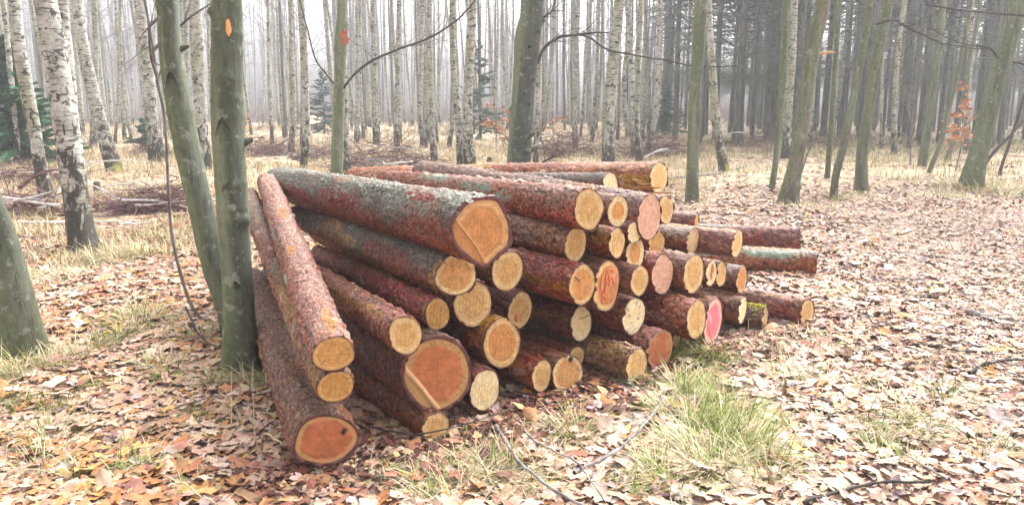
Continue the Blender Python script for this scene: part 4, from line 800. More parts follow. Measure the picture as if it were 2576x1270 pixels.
young_spruce("tiny green spruce low among the left background birches", (368, 372), 300, reach=.8, seed=65, n=50)

# ---- planting the background
placed = [(o.location.x, o.location.y) for o in COL.objects if o.parent is None and o.type == 'EMPTY' and o.get("category") == "tree"]
def spot(g, x0, x1, y0, y1, sep, lane=True):
    for _ in range(200):
        u = g.uniform(x0, x1); Y = math.sqrt(g.uniform(y0**2, y1**2)); X = (u - 1288) / FPX * Y * 1.01
        if lane and abs(u - 818 + (Y - 46) * .5) < 34 and Y > 24: continue
        if 640 < u < 720 and g.random() < .5: continue
        if all((X - a)**2 + (Y - b)**2 > sep**2 for a, b in placed): placed.append((X, Y)); return X, Y
    return None
def plant(kinds, n, x0, x1, y0, y1, sep, g, smin=.8, smax=1.2, lane=True):
    first = list(kinds)
    for i in range(n):
        p = spot(g, x0, x1, y0, y1, sep, lane)
        if p is None: continue
        loc = (*p, float(ground_z(*p)) - .02); rz = g.uniform(0, 6.28); sc = g.uniform(smin, smax)
        if first: o = first.pop(0); o.location = loc; o.rotation_euler = (0, 0, rz); o.scale = (sc,) * 3
        else: dup(kinds[g.integers(len(kinds))], loc, rz, sc)
g = np.random.default_rng(77)
bk = [birch_kind(200 + i) for i in range(9)]; pk = [pole_kind(230 + i) for i in range(5)]; sk = [dark_spruce_kind(260 + i) for i in range(5)]
plant(bk, 40, -120, 1690, 23, 36, 1.6, g, .75, 1.1)
plant(bk, 150, -200, 1720, 34, 66, 1.4, g, .8, 1.2)
plant(bk, 9, 1700, 2700, 24, 42, 2.0, g, .7, 1.0)
plant(pk, 80, -200, 1740, 34, 70, 1.5, g, .8, 1.2)
plant(sk, 50, 1690, 2720, 28, 40, 1.2, g, .75, 1.15, False)
plant(sk, 110, 1640, 2900, 38, 66, 1.3, g, .8, 1.2, False)

def far_woods():
    g = np.random.default_rng(5); P, Q = [], []; n = 850; cnt = 0
    while cnt < n:
        Y = math.sqrt(g.uniform(66**2, 112**2)); u = g.uniform(-350, 2950); X = (u - 1288) / FPX * Y
        if abs(u - 806) < 34: continue
        cnt += 1; H = g.uniform(13, 18); z = np.linspace(-.1, H, 5); l = g.normal(0, .02, 2); P.append(np.stack([X + l[0]*z, Y + l[1]*z, z], -1)); Q.append(g.uniform(.045, .12) * (1 - .8*z/H))
    v1, f1 = tubes(P, Q, 5); P2, Q2 = [], []
    for p in P:
        for j in range(12):
            z = g.uniform(.5, 14); c = np.array([np.interp(z, p[:, 2], p[:, k]) for k in range(3)]); a = g.uniform(0, 6.28); pp, rr = polyline_twigs(g, c, np.array([math.cos(a), math.sin(a), g.uniform(.2, 1.)]), g.uniform(.8, 2.4), .022, 5, 0, .25); P2.append(pp); Q2.append(np.maximum(rr, .006))
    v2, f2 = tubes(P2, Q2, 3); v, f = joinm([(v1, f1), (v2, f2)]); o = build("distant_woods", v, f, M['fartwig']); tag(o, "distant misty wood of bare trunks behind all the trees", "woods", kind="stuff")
far_woods()

# ================================================================ ground, leaves, grass
def ground_sheet():
    xs = np.concatenate([np.linspace(-110, -14, 60), np.linspace(-13.8, 13.8, 200), np.linspace(14, 110, 60)]); ys = np.concatenate([np.linspace(-30, 1.5, 20), np.linspace(1.6, 22, 190), np.linspace(22.5, 118, 90)])
    X, Y = np.meshgrid(xs, ys); g = np.random.default_rng(3); Z = ground_z(X, Y)
    v = np.stack([X, Y, Z], -1).reshape(-1, 3); i = np.arange(v.shape[0]).reshape(len(ys), len(xs)); q = np.stack([i[:-1, :-1], i[:-1, 1:], i[1:, 1:], i[1:, :-1]], -1).reshape(-1, 4)
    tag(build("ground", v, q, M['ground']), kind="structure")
ground_sheet()

TAN, CREAM, BROWN, ORANGE, MAROON, LILAC, YELLOW = (.51,.325,.22), (.585,.44,.34), (.31,.155,.085), (.43,.17,.05), (.21,.072,.05), (.42,.335,.325), (.50,.33,.10)
PAL = np.array([TAN, CREAM, BROWN, ORANGE, MAROON, LILAC, YELLOW])
W_LEFT = np.array([.32, .19, .14, .21, .06, .03, .05]); W_RIGHT = np.array([.34, .25, .11, .05, .055, .19, .005])

def leaf_outline(kind):
    if kind == 0:
        pts = []
        for a, r in ((-62, .45), (-12, .72), (38, .95), (90, 1.06), (142, .95), (192, .72), (242, .45)):
            pts += [(a - 15, r * .80), (a - 4, r * .93), (a + 3, r), (a + 15, r * .80), (a + 25, .55 + .1 * (r > .8))]
        pts = pts[:-1] + [(270, .14)]
    elif kind == 1: pts = [(a, .42 + .58 * abs(math.sin(math.radians(a))) ** 1.5 + .05 * (i % 2)) for i, a in enumerate(range(-78, 270, 14))]
    else: pts = [(a, (.45 + .5 * abs(math.sin(math.radians(a))) ** 1.4) * (1 + .16 * (-1) ** i)) for i, a in enumerate(range(-80, 268, 16))]
    a = np.radians([p[0] for p in pts]); r = np.array([p[1] for p in pts]); return np.stack([np.cos(a) * r, np.sin(a) * r], -1)

def scatter_leaves(XY, size, g, wr, outline, mid=True, zoff=None, tilt=.17, bright=1.0):
    n = len(XY); o = outline; k = len(o); base = np.concatenate([[[0, -.05]], o * .55, o]) if mid else np.concatenate([[[0, -.05]], o])
    s = size[:, None]; x = base[None, :, 0] * s * g.uniform(.7, 1.05, (n, 1)); y = base[None, :, 1] * s
    c1, c2, fo = g.normal(0, .22, (n, 1)), g.normal(.03, .22, (n, 1)), g.uniform(-.18, .22, (n, 1))
    z = (c1 * x * x + c2 * y * y) / s + fo * np.abs(x) + .12 * s * np.sin(base[None, :, 0] * 7 + g.uniform(0, 6, (n, 1))) * (base[None, :, 1] ** 2 + base[None, :, 0] ** 2)
    P = np.stack([x, y, z], -1)
    a = g.uniform(0, 6.28, n); t = np.abs(g.normal(0, tilt, n)).clip(0, 1.3); b = g.uniform(0, 6.28, n)
    def rz(q): c, s_ = np.cos(q), np.sin(q); m = np.zeros((n, 3, 3)); m[:, 0, 0] = c; m[:, 0, 1] = -s_; m[:, 1, 0] = s_; m[:, 1, 1] = c; m[:, 2, 2] = 1; return m
    c, s_ = np.cos(t), np.sin(t); rx = np.zeros((n, 3, 3)); rx[:, 0, 0] = 1; rx[:, 1, 1] = c; rx[:, 1, 2] = -s_; rx[:, 2, 1] = s_; rx[:, 2, 2] = c
    P = np.einsum('nij,nkj->nki', rz(a) @ rx @ rz(b), P)
    gz = ground_z(XY[:, 0], XY[:, 1]); low = P[:, :, 2].min(1); zz = gz + (np.abs(g.normal(0, .009, n)) if zoff is None else zoff) + .004 - low * g.uniform(.35, .9, n)
    P += np.stack([XY[:, 0], XY[:, 1], zz], -1)[:, None]
    w = W_LEFT[None] * (1 - wr[:, None]) + W_RIGHT[None] * wr[:, None]; cum = np.cumsum(w / w.sum(1, keepdims=True), 1); rn = g.random(n); co = .5 + .36*clump(g, XY[:, 0], XY[:, 1], 1.7, 11) + .25*clump(g, XY[:, 0], XY[:, 1], 4.3, 5); rn = np.where(g.random(n) < .55, (co + g.normal(0, .16, n)).clip(0, .999), rn); ci = (rn[:, None] > cum).sum(1).clip(0, 6); col = PAL[ci]; mean = col.mean(0) * 0 + np.array([.51, .345, .255]); col = (col * .8 + mean * .2) * g.uniform(.84, 1.10, (n, 1)) * bright
    col = (col + g.normal(0, .015, (n, 3))).clip(.02, .8); cv = np.repeat(col[:, None], base.shape[0], 1); cv[:, -k:] *= g.uniform(.75, 1.1, (n, k, 1)); cv[:, 0] *= .72
    m = base.shape[0]; off = (np.arange(n) * m)[:, None, None]; i = np.arange(k); j = (i + 1) % k
    tri = np.stack([0 * i, 1 + i, 1 + j], -1)[None] + off; fs = [tri.reshape(-1, 3)]
    if mid: fs.append((np.stack([1 + i, 1 + k + i, 1 + k + j, 1 + j], -1)[None] + off).reshape(-1, 4))
    return P.reshape(-1, 3), fs, cv.reshape(-1, 3)

def sample_view(g, n, y0, y1, u0=-480, u1=3080):
    n = int(n * 1.12)
    Y = np.sqrt(g.uniform(y0**2, y1**2, n)); u = g.uniform(u0, u1, n); return np.stack([(u - 1288) / FPX * Y * 1.03, Y], -1), u
def clump(g, x, y, s=1.0, seed=0):
    return np.sin(1.3*s*x + .7*s*y + seed) * np.sin(1.1*s*y - .5*s*x + 2.1*seed) + .5*np.sin(2.9*s*x + seed*3) * np.sin(2.3*s*y + .9*s*x)

TUFTS = [(1735, 985, 0.11, 300, 0.2, 0.8), (1668, 1035, 0.07, 130, 0.16, 0.5), (1770, 1075, 0.1, 300, 0.24, 0.95), (1858, 1135, 0.12, 320, 0.24, 0.8), (1722, 1130, 0.09, 200, 0.2, 0.6), (1795, 1185, 0.09, 170, 0.2, 0.4), (1640, 1175, 0.07, 100, 0.16, 0.3), (1890, 1050, 0.07, 150, 0.17, 0.9), (1925, 1190, 0.1, 150, 0.18, 0.5), (1690, 1215, 0.08, 120, 0.18, 0.7), (1815, 1015, 0.06, 120, 0.18, 1.0), (1620, 965, 0.08, 90, 0.16, 0.8), (1750, 895, 0.16, 420, 0.2, 1.0), (1800, 905, 0.1, 160, 0.18, 0.7), (1450, 1085, 0.1, 170, 0.16, 0.35), (1400, 1075, 0.07, 80, 0.14, 0.5), (2245, 1085, 0.16, 320, 0.17, 0.55), (2300, 1060, 0.12, 180, 0.14, 0.5), (2230, 1150, 0.1, 120, 0.13, 0.8), (1290, 1195, 0.16, 260, 0.14, 0.25), (1170, 1185, 0.15, 240, 0.14, 0.4), (1090, 1215, 0.12, 140, 0.12, 0.4), (960, 1190, 0.1, 90, 0.12, 0.3), (1230, 1160, 0.1, 110, 0.12, 0.6), (2010, 945, 0.16, 200, 0.13, 0.25), (2120, 745, 0.2, 180, 0.12, 0.25), (1950, 885, 0.12, 100, 0.12, 0.3), (2040, 860, 0.2, 160, 0.12, 0.3), (350, 805, 0.16, 240, 0.22, 0.45), (330, 840, 0.1, 100, 0.16, 0.6), (300, 640, 0.35, 420, 0.26, 0.3), (230, 660, 0.3, 350, 0.24, 0.25), (400, 590, 0.3, 250, 0.22, 0.3), (130, 700, 0.3, 220, 0.2, 0.2), (60, 930, 0.14, 170, 0.2, 0.35), (20, 950, 0.12, 140, 0.2, 0.4), (140, 905, 0.14, 150, 0.16, 0.2), (200, 880, 0.14, 130, 0.15, 0.3), (480, 845, 0.14, 130, 0.16, 0.3), (30, 1010, 0.1, 110, 0.16, 0.7), (255, 965, 0.05, 40, 0.12, 1.0), (390, 950, 0.06, 50, 0.12, 1.0), (500, 958, 0.05, 30, 0.1, 0.9), (490, 1040, 0.06, 60, 0.12, 0.4), (600, 1060, 0.03, 14, 0.16, 1.0), (360, 1100, 0.03, 12, 0.16, 1.0), (480, 1228, 0.04, 26, 0.1, 1.0), (100, 1160, 0.09, 70, 0.16, 0.3), (200, 1200, 0.05, 22, 0.25, 0.9), (660, 960, 0.1, 60, 0.22, 0.4), (1580, 1240, 0.05, 30, 0.1, 1.0), (2470, 480, 0.7, 600, 0.3, 0.6), (2400, 500, 0.5, 300, 0.25, 0.4), (2040, 530, 0.4, 160, 0.2, 0.3), (2140, 500, 0.4, 160, 0.2, 0.4), (1130, 1120, 0.1, 70, 0.1, 0.5), (560, 700, 0.3, 120, 0.18, 0.3), (1740, 514, 0.2, 90, 0.2, 0.6), (1985, 519, 0.25, 110, 0.2, 0.5), (2166, 484, 0.25, 110, 0.2, 0.6), (2097, 504, 0.15, 60, 0.2, 0.5), (2380, 1000, 0.12, 120, 0.14, 0.6), (2480, 1130, 0.1, 90, 0.12, 0.5), (2200, 980, 0.1, 80, 0.13, 0.4), (150, 1010, 0.1, 90, 0.16, 0.6), (270, 860, 0.12, 120, 0.18, 0.5), (420, 920, 0.1, 90, 0.16, 0.4), (560, 960, 0.08, 70, 0.16, 0.6), (120, 1090, 0.09, 80, 0.15, 0.5), (330, 1180, 0.08, 60, 0.14, 0.4), (640, 935, 0.08, 80, 0.16, 0.6), (1560, 1190, 0.08, 80, 0.15, 0.5), (1350, 1220, 0.09, 90, 0.14, 0.4)]

def tuft_free(g, XY):
    keep = np.ones(len(XY), bool)
    for t in TUFTS:
        b = on_ground(t[0], t[1]); d = np.hypot(XY[:, 0] - b[0], XY[:, 1] - b[1]); keep &= (d > t[2] * 1.05) | (g.random(len(XY)) < .35)
    return keep

def leaf_litter():
    g = np.random.default_rng(21); V, F, Cc, off = [], [], [], 0
    def add(XY, size, wr, kind, mid, **k):
        nonlocal off
        keep = tuft_free(g, XY) & ((size < .03) | (XY[:, 0] < .75 + .38 * XY[:, 1] + .35 * clump(g, XY[:, 0], XY[:, 1], 1.4, 3)) | (XY[:, 1] > 12) | (g.random(len(XY)) < .42)); XY, size, wr = XY[keep], size[keep], wr[keep]; k = {a_: (b_[keep] if isinstance(b_, np.ndarray) else b_) for a_, b_ in k.items()}
        v, fs, c = scatter_leaves(XY, size, g, wr, leaf_outline(kind), mid, **k); V.append(v); Cc.append(c); F.extend([f + off for f in fs]); off += len(v)
    def wr_(XY): return smooth(XY[:, 0] / XY[:, 1], -.25, .30)
    for kind, n in ((0, 9000), (1, 10500), (2, 9500)):
        XY, u = sample_view(g, n, 2.1, 7.2); n = len(XY); add(XY, np.minimum(.016 + g.gamma(2.0, .0135, n), .085) * (1.0 if kind == 0 else .85), wr_(XY), kind, True)
    for kind, n in ((0, 12000), (1, 16000)):
        XY, u = sample_view(g, n, 7.0, 15.5); keep = (u > 1150) | (clump(g, XY[:, 0], XY[:, 1], 1.0, 1) > -.75) & (XY[:, 1] < 13); XY = XY[keep]; add(XY, g.uniform(.035, .075, len(XY)), wr_(XY), kind, False)
    XY, u = sample_view(g, 9000, 14.5, 32, 1500, 3080); keep = clump(g, XY[:, 0], XY[:, 1], .5, 2) > -.25 + (XY[:, 1] - 16) * .05; XY = XY[keep]; add(XY, g.uniform(.04, .08, len(XY)), wr_(XY), 1, False)
    XY, u = sample_view(g, 9000, 11, 34, -200, 1700); keep = clump(g, XY[:, 0], XY[:, 1], .6, 5) > .0; XY = XY[keep]; add(XY, g.uniform(.04, .08, len(XY)), wr_(XY), 1, False)
    # small crumbs, chips and birch leaves between the big ones
    XY, u = sample_view(g, 42000, 1.9, 11); add(XY, g.uniform(.010, .026, len(XY)), wr_(XY), 1, False)
    XY, u = sample_view(g, 26000, 2.6, 17, 1850, 3080); keep = g.random(len(XY)) < smooth(u, 1850, 2350); XY = XY[keep]; add(XY, .008 + g.gamma(2., .008, len(XY)).clip(0, .04), np.ones(len(XY)) , 1, False, bright=.86, zoff=g.uniform(.012, .035, len(XY)), tilt=.2)
    o = build("leaf_litter", np.concatenate(V), F, M['leaf'], colors=np.concatenate(Cc), smooth=True); tag(o, "brown and pinkish fallen leaves covering the forest floor", "leaves", kind="stuff")
leaf_litter()

def blades(g, base, ln, lean, az, w, col, curl=1.2):
    n = len(base); t = np.array([0, .35, .7, 1.]); ang = lean[:, None] * (1 + curl * t[None]); dz = np.cos(ang); dr = np.sin(ang)
    seg = np.diff(np.r_[0, t]); z = np.cumsum(dz * seg, 1) * ln[:, None]; r = np.cumsum(dr * seg, 1) * ln[:, None]
    d = np.stack([np.cos(az), np.sin(az), 0 * az], -1); s = np.stack([-np.sin(az), np.cos(az), 0 * az], -1)
    C_ = base[:, None] + r[..., None] * d[:, None] + z[..., None] * np.array([0, 0, 1.]); ww = (w[:, None] * np.array([1, .9, .6, .08]))[..., None] * s[:, None]
    V = np.stack([C_ - ww, C_ + ww], 2).reshape(n, 8, 3); f = np.array([[0, 1, 3, 2], [2, 3, 5, 4], [4, 5, 7, 6]])[None] + (np.arange(n) * 8)[:, None, None]
    return V.reshape(-1, 3), f.reshape(-1, 4), np.repeat(col, 8, 0)

def grass():
    g = np.random.default_rng(31); V, F, Cc, off = [], [], [], 0
    def add(v, f, c):
        nonlocal off
        V.append(v); F.append(f + off); Cc.append(c); off += len(v)
    GREEN, OLIVE, STRAW = np.array([.15, .24, .035]), np.array([.235, .245, .05]), np.array([.55, .45, .29])
    def tuft(u, v, r, n, ln, green, flat=.5):
        b = on_ground(u, v); n = int(n * 2.6); a = g.uniform(0, 6.28, n); rr = r * 1.15 * np.sqrt(g.random(n)); n = len(a); base = np.stack([b[0] + rr*np.cos(a), b[1] + rr*np.sin(a), 0*a], -1); base[:, 2] = ground_z(base[:, 0], base[:, 1]) - .005
        k = g.random((n, 1)); col = np.where(k < green * .26, GREEN, np.where(k < green * .85, OLIVE, STRAW)) * g.uniform(.75, 1.2, (n, 1))
        az = g.uniform(0, 6.28) + g.normal(0, 1.0, n) if g.random() < .6 else a + g.normal(0, .7, n); lean = np.abs(g.normal(.9, .25, n)).clip(.2, 1.15)
        g2 = n
        add(*blades(g, base, ln * 1.15 * g.uniform(.4, 1.3, n), lean, az, g.uniform(.0010, .0021, n) * (1 + b[1] / 7), col, 1.1))
    for t in TUFTS:
        tuft(*t)
    # straw-coloured grass of the open birch wood and yellow grass under the right-hand trees
    def field(n, y0, y1, u0, u1, green, cond, ln):
        XY, u = sample_view(g, n, y0, y1, u0, u1); XY = XY[cond(XY[:, 0], XY[:, 1], u)]; m = len(XY); base = np.stack([XY[:, 0], XY[:, 1], ground_z(XY[:, 0], XY[:, 1]) - .01], -1)
        k = g.random((m, 1)); col = np.where(k < green, OLIVE * 1.15, STRAW) * g.uniform(.75, 1.15, (m, 1)); Y = XY[:, 1]
        add(*blades(g, base, ln * g.uniform(.5, 1.2, m), np.abs(g.normal(.5, .35, m)).clip(.05, .95), g.uniform(0, 6.28, m), .0022 + .00042 * Y * g.uniform(.6, 1.2, m), col, 1.0))
    field(26000, 7.5, 14, -250, 1300, .15, lambda x, y, u: clump(g, x, y, 1.0, 1) + .10 * (y - 9.5) > .05, .17)
    field(42000, 13, 30, -250, 1780, .06, lambda x, y, u: clump(g, x, y, .55, 4) > -.75, .22)
    field(20000, 30, 60, -250, 1700, .05, lambda x, y, u: clump(g, x, y, .3, 4) > -.5, .30)
    field(22000, 13.5, 36, 1700, 2830, .38, lambda x, y, u: clump(g, x, y, .5, 2) - .09 * (y - 17) < -.1, .20)
    field(5000, 2.2, 7, -250, 2830, .3, lambda x, y, u: clump(g, x, y, 3., 7) > .55, .10)
    # tall single stalks
    for u, v, h in ((580, 1085, .34), (8, 1240, .38), (65, 1230, .30), (560, 1010, .2), (310, 1140, .25), (645, 1110, .28), (636, 985, .2), (300, 1000, .22), (225, 1075, .2), (430, 1230, .2)):
        b = on_ground(u, v); n = 2; add(*blades(g, np.tile(b, (n, 1)) + g.normal(0, .01, (n, 3)), np.full(n, h), g.uniform(.02, .18, n), g.uniform(0, 6.28, n), np.full(n, .0022), np.tile(STRAW * 1.1, (n, 1)), .8))
    tag(build("grass", np.concatenate(V), np.concatenate(F), M['grassblade'], colors=np.concatenate(Cc), smooth=True), "dry straw and olive green grass growing between the leaves", "grass", kind="stuff")
grass()

def twig_litter():
    g = np.random.default_rng(71); A_, u = sample_view(g, 420, 2.4, 11); B_, u = sample_view(g, 520, 2.4, 16, 1900, 3080); XY = np.concatenate([A_, B_]); n = len(XY); ln = .04 + g.gamma(1.6, .07, n).clip(0, .5); az = g.uniform(0, 6.28, n); k = 5
    t = np.linspace(0, 1, k)[None, :, None] * ln[:, None, None]; d = np.stack([np.cos(az), np.sin(az), 0 * az], -1)[:, None]; b = np.stack([XY[:, 0], XY[:, 1], ground_z(XY[:, 0], XY[:, 1]) + g.uniform(.022, .045, n)], -1)[:, None]
    P = b + d * t + np.cumsum(g.normal(0, .006, (n, k, 3)) * [1, 1, .5], 1); v, f = tubes(P, (np.linspace(1, .5, k)[None] * (.0012 + .012 * ln[:, None] * g.uniform(.5, 1.2, (n, 1)))), 4)
    tag(build("twig_litter", v, f, M['stick']), "small broken twigs strewn among the leaves and along the track", "twigs", kind="stuff")
twig_litter()

def bark_debris():
    g = np.random.default_rng(61); n = 3600; t = g.random(n); side = np.abs(g.normal(0, .22, n)) - .1; a, b = np.array([-1.15, 3.05]), np.array([2.5, 5.75]); nr = np.array([.595, -.804])
    XY = a + (b - a) * t[:, None] + nr * side[:, None] + g.normal(0, .05, (n, 2)); s = .005 + g.gamma(1.6, .007, n).clip(0, .045); q = np.array([[-1, -.5], [-.7, .55], [.9, .45], [.75, -.6]]); az = g.uniform(0, 6.28, n); c, sn = np.cos(az), np.sin(az)
    x = (q[None, :, 0] * c[:, None] - q[None, :, 1] * sn[:, None]) * s[:, None]; y = (q[None, :, 0] * sn[:, None] + q[None, :, 1] * c[:, None]) * s[:, None]; z = g.uniform(-.4, .5, (n, 4)) * s[:, None] + (g.uniform(.010, .042, n) + ground_z(XY[:, 0], XY[:, 1]))[:, None]
    pal = np.array([(.10, .035, .028), (.22, .08, .055), (.34, .16, .11), (.62, .42, .22)]); col = pal[(g.random((n, 1)) > np.array([.35, .65, .86])).sum(1)] * g.uniform(.7, 1.2, (n, 1))
    tag(build("bark_debris", np.stack([XY[:, :1] + x, XY[:, 1:] + y, z], -1).reshape(-1, 3), np.arange(4 * n).reshape(n, 4), M['leaf'], colors=np.repeat(col, 4, 0), smooth=False), "dark bark crumbs and pale chips strewn along the front of the stack", "bark chips", kind="stuff")
bark_debris()

def undergrowth():
    g = np.random.default_rng(41); XY, u = sample_view(g, 40000, 24, 112, -250, 2830); keep = ((clump(g, XY[:, 0], XY[:, 1], .35, 9) > .15) | (XY[:, 1] > 58)) & (np.abs(u - 812) > 20); XY = XY[keep]; n = len(XY)
    k = 4; t = np.linspace(0, 1, k)[None, :, None]; d = np.stack([g.normal(0, .6, n), g.normal(0, .6, n), g.uniform(.25, 1., n)], -1) * g.uniform(.2, .8, (n, 1)) * (1 + 2.2 * smooth(XY[:, 1], 50, 80))[:, None]; b = np.stack([XY[:, 0], XY[:, 1], ground_z(XY[:, 0], XY[:, 1])], -1)
    P = b[:, None] + d[:, None] * t + g.normal(0, .04, (n, k, 3)); v, f = tubes(P, np.linspace(.012, .006, k)[None] * (1 + smooth(XY[:, 1], 50, 90))[:, None], 3)
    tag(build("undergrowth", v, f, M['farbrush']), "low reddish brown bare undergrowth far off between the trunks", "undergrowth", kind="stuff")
undergrowth()

# ================================================================ brushwood, boughs, sticks, stumps, shrubs
def brush(label, u, v, wpx, h, n, seed, white=0, depth=None):
    b = on_ground(u, v); h *= 1.35; W = wpx / FPX * b[1] / 2; D = depth or W * .55; g = np.random.default_rng(seed); o = empty("brush_pile", (b[0], b[1], float(ground_z(b[0], b[1]))), label, "brushwood")
    P, Q = [], []
    for i in range(n):
        a, r = g.uniform(0, 6.28), math.sqrt(g.random()); x, y = W * r * math.cos(a), D * r * math.sin(a); z = h * (1 - r ** 2) * g.uniform(0, 1) + .02; aa = g.normal(0, .6) + (3.14 if g.random() < .5 else 0)
        p, q = polyline_twigs(g, np.array([x, y, z]), np.array([math.cos(aa), math.sin(aa), g.normal(.15, .3)]), g.uniform(.3, 1.2) * min(1, W), g.uniform(.004, .011), 5, -.04, .22); p[:, 2] = np.maximum(p[:, 2], .01); P.append(p); Q.append(np.maximum(q * g.lognormal(-.2, .5), .003))
    v_, f_ = tubes(P, Q, 3); build("twigs", v_, f_, M['brush'], o)
    if white:
        P, Q = [], []
        for i in range(white):
            x, y = g.uniform(-W, W), g.uniform(-D, D * .3); aa = g.normal(0, .35) + (3.14 if g.random() < .5 else 0); p, q = polyline_twigs(g, np.array([x, y, g.uniform(.05, h * .9)]), np.array([math.cos(aa), math.sin(aa), .05]), g.uniform(.6, 1.6), g.uniform(.014, .028), 6, -.01, .10); P.append(p); Q.append(q)
        v_, f_ = tubes(P, Q, 6); build("pale_boughs", v_, f_, M['whitewood'], o)
brush("wide purple-brown brush pile with pale boughs, behind the stack right of the slim beech", 965, 428, 300, .55, 620, 1, 7)
brush("brush pile under the yellowish birch, left of the slim beech", 690, 400, 150, .40, 260, 2, 3)
brush("flat brushwood heap across the forest ride, behind the long pink logs", 800, 405, 150, .35, 320, 3, 9)
brush("dark brush pile under the curved white bough, right of the stout white birch", 1655, 402, 200, .55, 420, 4, 3)
brush("russet brushwood heap just right of the thick dark beech", 1425, 398, 160, .55, 380, 5, 1)
brush("low brush strip lying left of the leaning green beech, behind the thin sapling", 385, 532, 230, .32, 420, 6, 6)
brush("brush heap heaped against the leaning green beech", 448, 508, 70, .36, 200, 7)
brush("brush strip with white boughs crossing behind the dark-footed birch", 60, 462, 300, .35, 380, 8, 8)
brush("brush strip by the small stumps at the far left edge", 60, 535, 260, .30, 300, 9, 7)
brush("dark brush heap at the cream birch's foot", 372, 402, 110, .35, 220, 10, 1)
brush("long low brush pile in front of the gloomy wood, right of the mossy-footed thin birch", 1960, 372, 330, .5, 420, 11, 2)
brush("small brush heap on dry grass left of the yellowish birch", 655, 386, 90, .4, 180, 12)

def stick(label, pts, w, mat='stick', z=.03, name="fallen_stick", lift=None, seed=0, forks=2, cat="stick"):
    g = np.random.default_rng(seed); P = []
    for i, (u, v) in enumerate(pts):
        p = on_ground(u, v, z + (lift[i] if lift else 0)); p[2] += float(ground_z(p[0], p[1])) * .7; P.append(p)
    P = np.array(P); Y = P[:, 1].mean(); r = w * (1.35 if Y < 6 else 1.) / 2 / FPX * Y; pr = resample(np.c_[P, np.linspace(r, r * .6, len(P))], 22); b = pr[0, :3].copy(); c = pr[:, :3] - b; c += np.cumsum(g.normal(0, .0035, (22, 3)), 0)
    rr = pr[:, 3] * (1 + .18 * g.normal(0, 1, 22)).clip(.6, 1.5); parts = [tubes([c], [rr], 8)]
    for k in range(forks):
        i = g.integers(5, 19); d = c[i + 1] - c[i - 1]; p, q = polyline_twigs(g, c[i], d / np.linalg.norm(d) + g.normal(0, .5, 3) * [1, 1, .3] + [0, 0, .15], g.uniform(.06, .2), rr[i] * .5, 5); parts.append(tubes([p], [q], 5))
    v, f = joinm(parts); o = build(name, v, f, M[mat], loc=b); tag(o, label, cat); return o
stick("thick grey stick slanting down to the lower edge in front of the stack", [(1247, 1070), (1270, 1105), (1293, 1136), (1350, 1193), (1416, 1235), (1479, 1270), (1530, 1300)], 9, seed=1, z=.065)
stick("thinner forked grey twig lying parallel right of the thick grey stick", [(1314, 1068), (1340, 1100), (1374, 1124), (1458, 1163), (1495, 1210), (1536, 1270)], 5, seed=2, z=.068, forks=3)
stick("crooked mottled grey branch crossing the forked twig towards the grass tufts", [(1440, 1181), (1512, 1142), (1560, 1112), (1584, 1094), (1644, 1043), (1674, 1000)], 8, seed=3, z=.068, forks=3)
stick("long thin twig with a yellow bud crossing in front of the half sunk thin log", [(940, 1075), (1000, 1085), (1059, 1087), (1123, 1068), (1203, 1045), (1287, 1009)], 4, mat='darktwig', seed=4, z=.04, lift=[.02, .05, .10, .13, .10, .05], forks=3)
stick("thick smooth grey stick lying on the leaves at the far right edge", [(2430, 782), (2480, 793), (2530, 798), (2600, 806)], 14, seed=5, z=.03, forks=0)
stick("long dark branch lying along the lower right edge", [(2020, 1262), (2100, 1245), (2194, 1229), (2286, 1226), (2330, 1228)], 9, mat='darktwig', seed=6, z=.04)
stick("straw-coloured bent stem lying among leaves right of the grass tufts", [(1972, 1050), (2030, 1105), (2090, 1145), (2160, 1192)], 4, mat='straw', seed=7, z=.05)
stick("thin dark stick lying right of the lone right-hand log", [(2285, 862), (2350, 872), (2442, 880)], 6, mat='darktwig', seed=8, z=.025)
stick("curved dark stick near the right edge below the smooth grey stick", [(2440, 930), (2490, 912), (2576, 898)], 8, mat='darktwig', seed=9, z=.03)
stick("bent dark twig at the foot of the straight scarred beech", [(593, 846), (599, 873), (630, 910), (684, 914)], 5, mat='darktwig', seed=10, z=.03, lift=[.14, .10, .03, .03], forks=3)
stick("dark twig arching down from the thin sapling to the scarred beech's foot", [(466, 773), (489, 816), (517, 851), (568, 880)], 5, mat='darktwig', seed=11, z=.03, lift=[.12, .07, .03, .03])
stick("broken pale stick half buried at the lower edge right of the grass tufts", [(1750, 1258), (1800, 1240), (1850, 1212), (1905, 1190)], 16, mat='straw', seed=12, z=.02, forks=0)
stick("straw stem lying at the lower left, second from the edge", [(415, 1020 + 180), (470, 1240), (520, 1275)], 4, mat='straw', seed=13, z=.05, forks=0)
stick("pale straw stem leaning between leaves left of the rust-ended log", [(670, 1085), (695, 1105), (720, 1128)], 5, mat='straw', seed=14, z=.05, forks=0)
stick("long thin pole lying on leaves behind the lone slim olive trunk", [(1675, 450), (1783, 440), (1848, 424), (1908, 418), (1990, 416)], 6, seed=15, z=.03, forks=1)
stick("dark stick lying beyond the lichen-patched log's end", [(2055, 637), (2090, 640), (2122, 641)], 6, seed=16, z=.02, forks=0)
stick("thin dark stick on pale chips right of the snapped-branch trunk", [(2300, 556), (2370, 560), (2450, 570)], 4, mat='darktwig', seed=17, z=.02)
stick("curved white birch bough arching low right of the stout white birch", [(1612, 404), (1640, 390), (1680, 378), (1720, 378), (1765, 386)], 5, mat='whitewood', seed=18, z=.05, lift=[.0, .15, .24, .2, .05], name="fallen_bough", cat="bough")
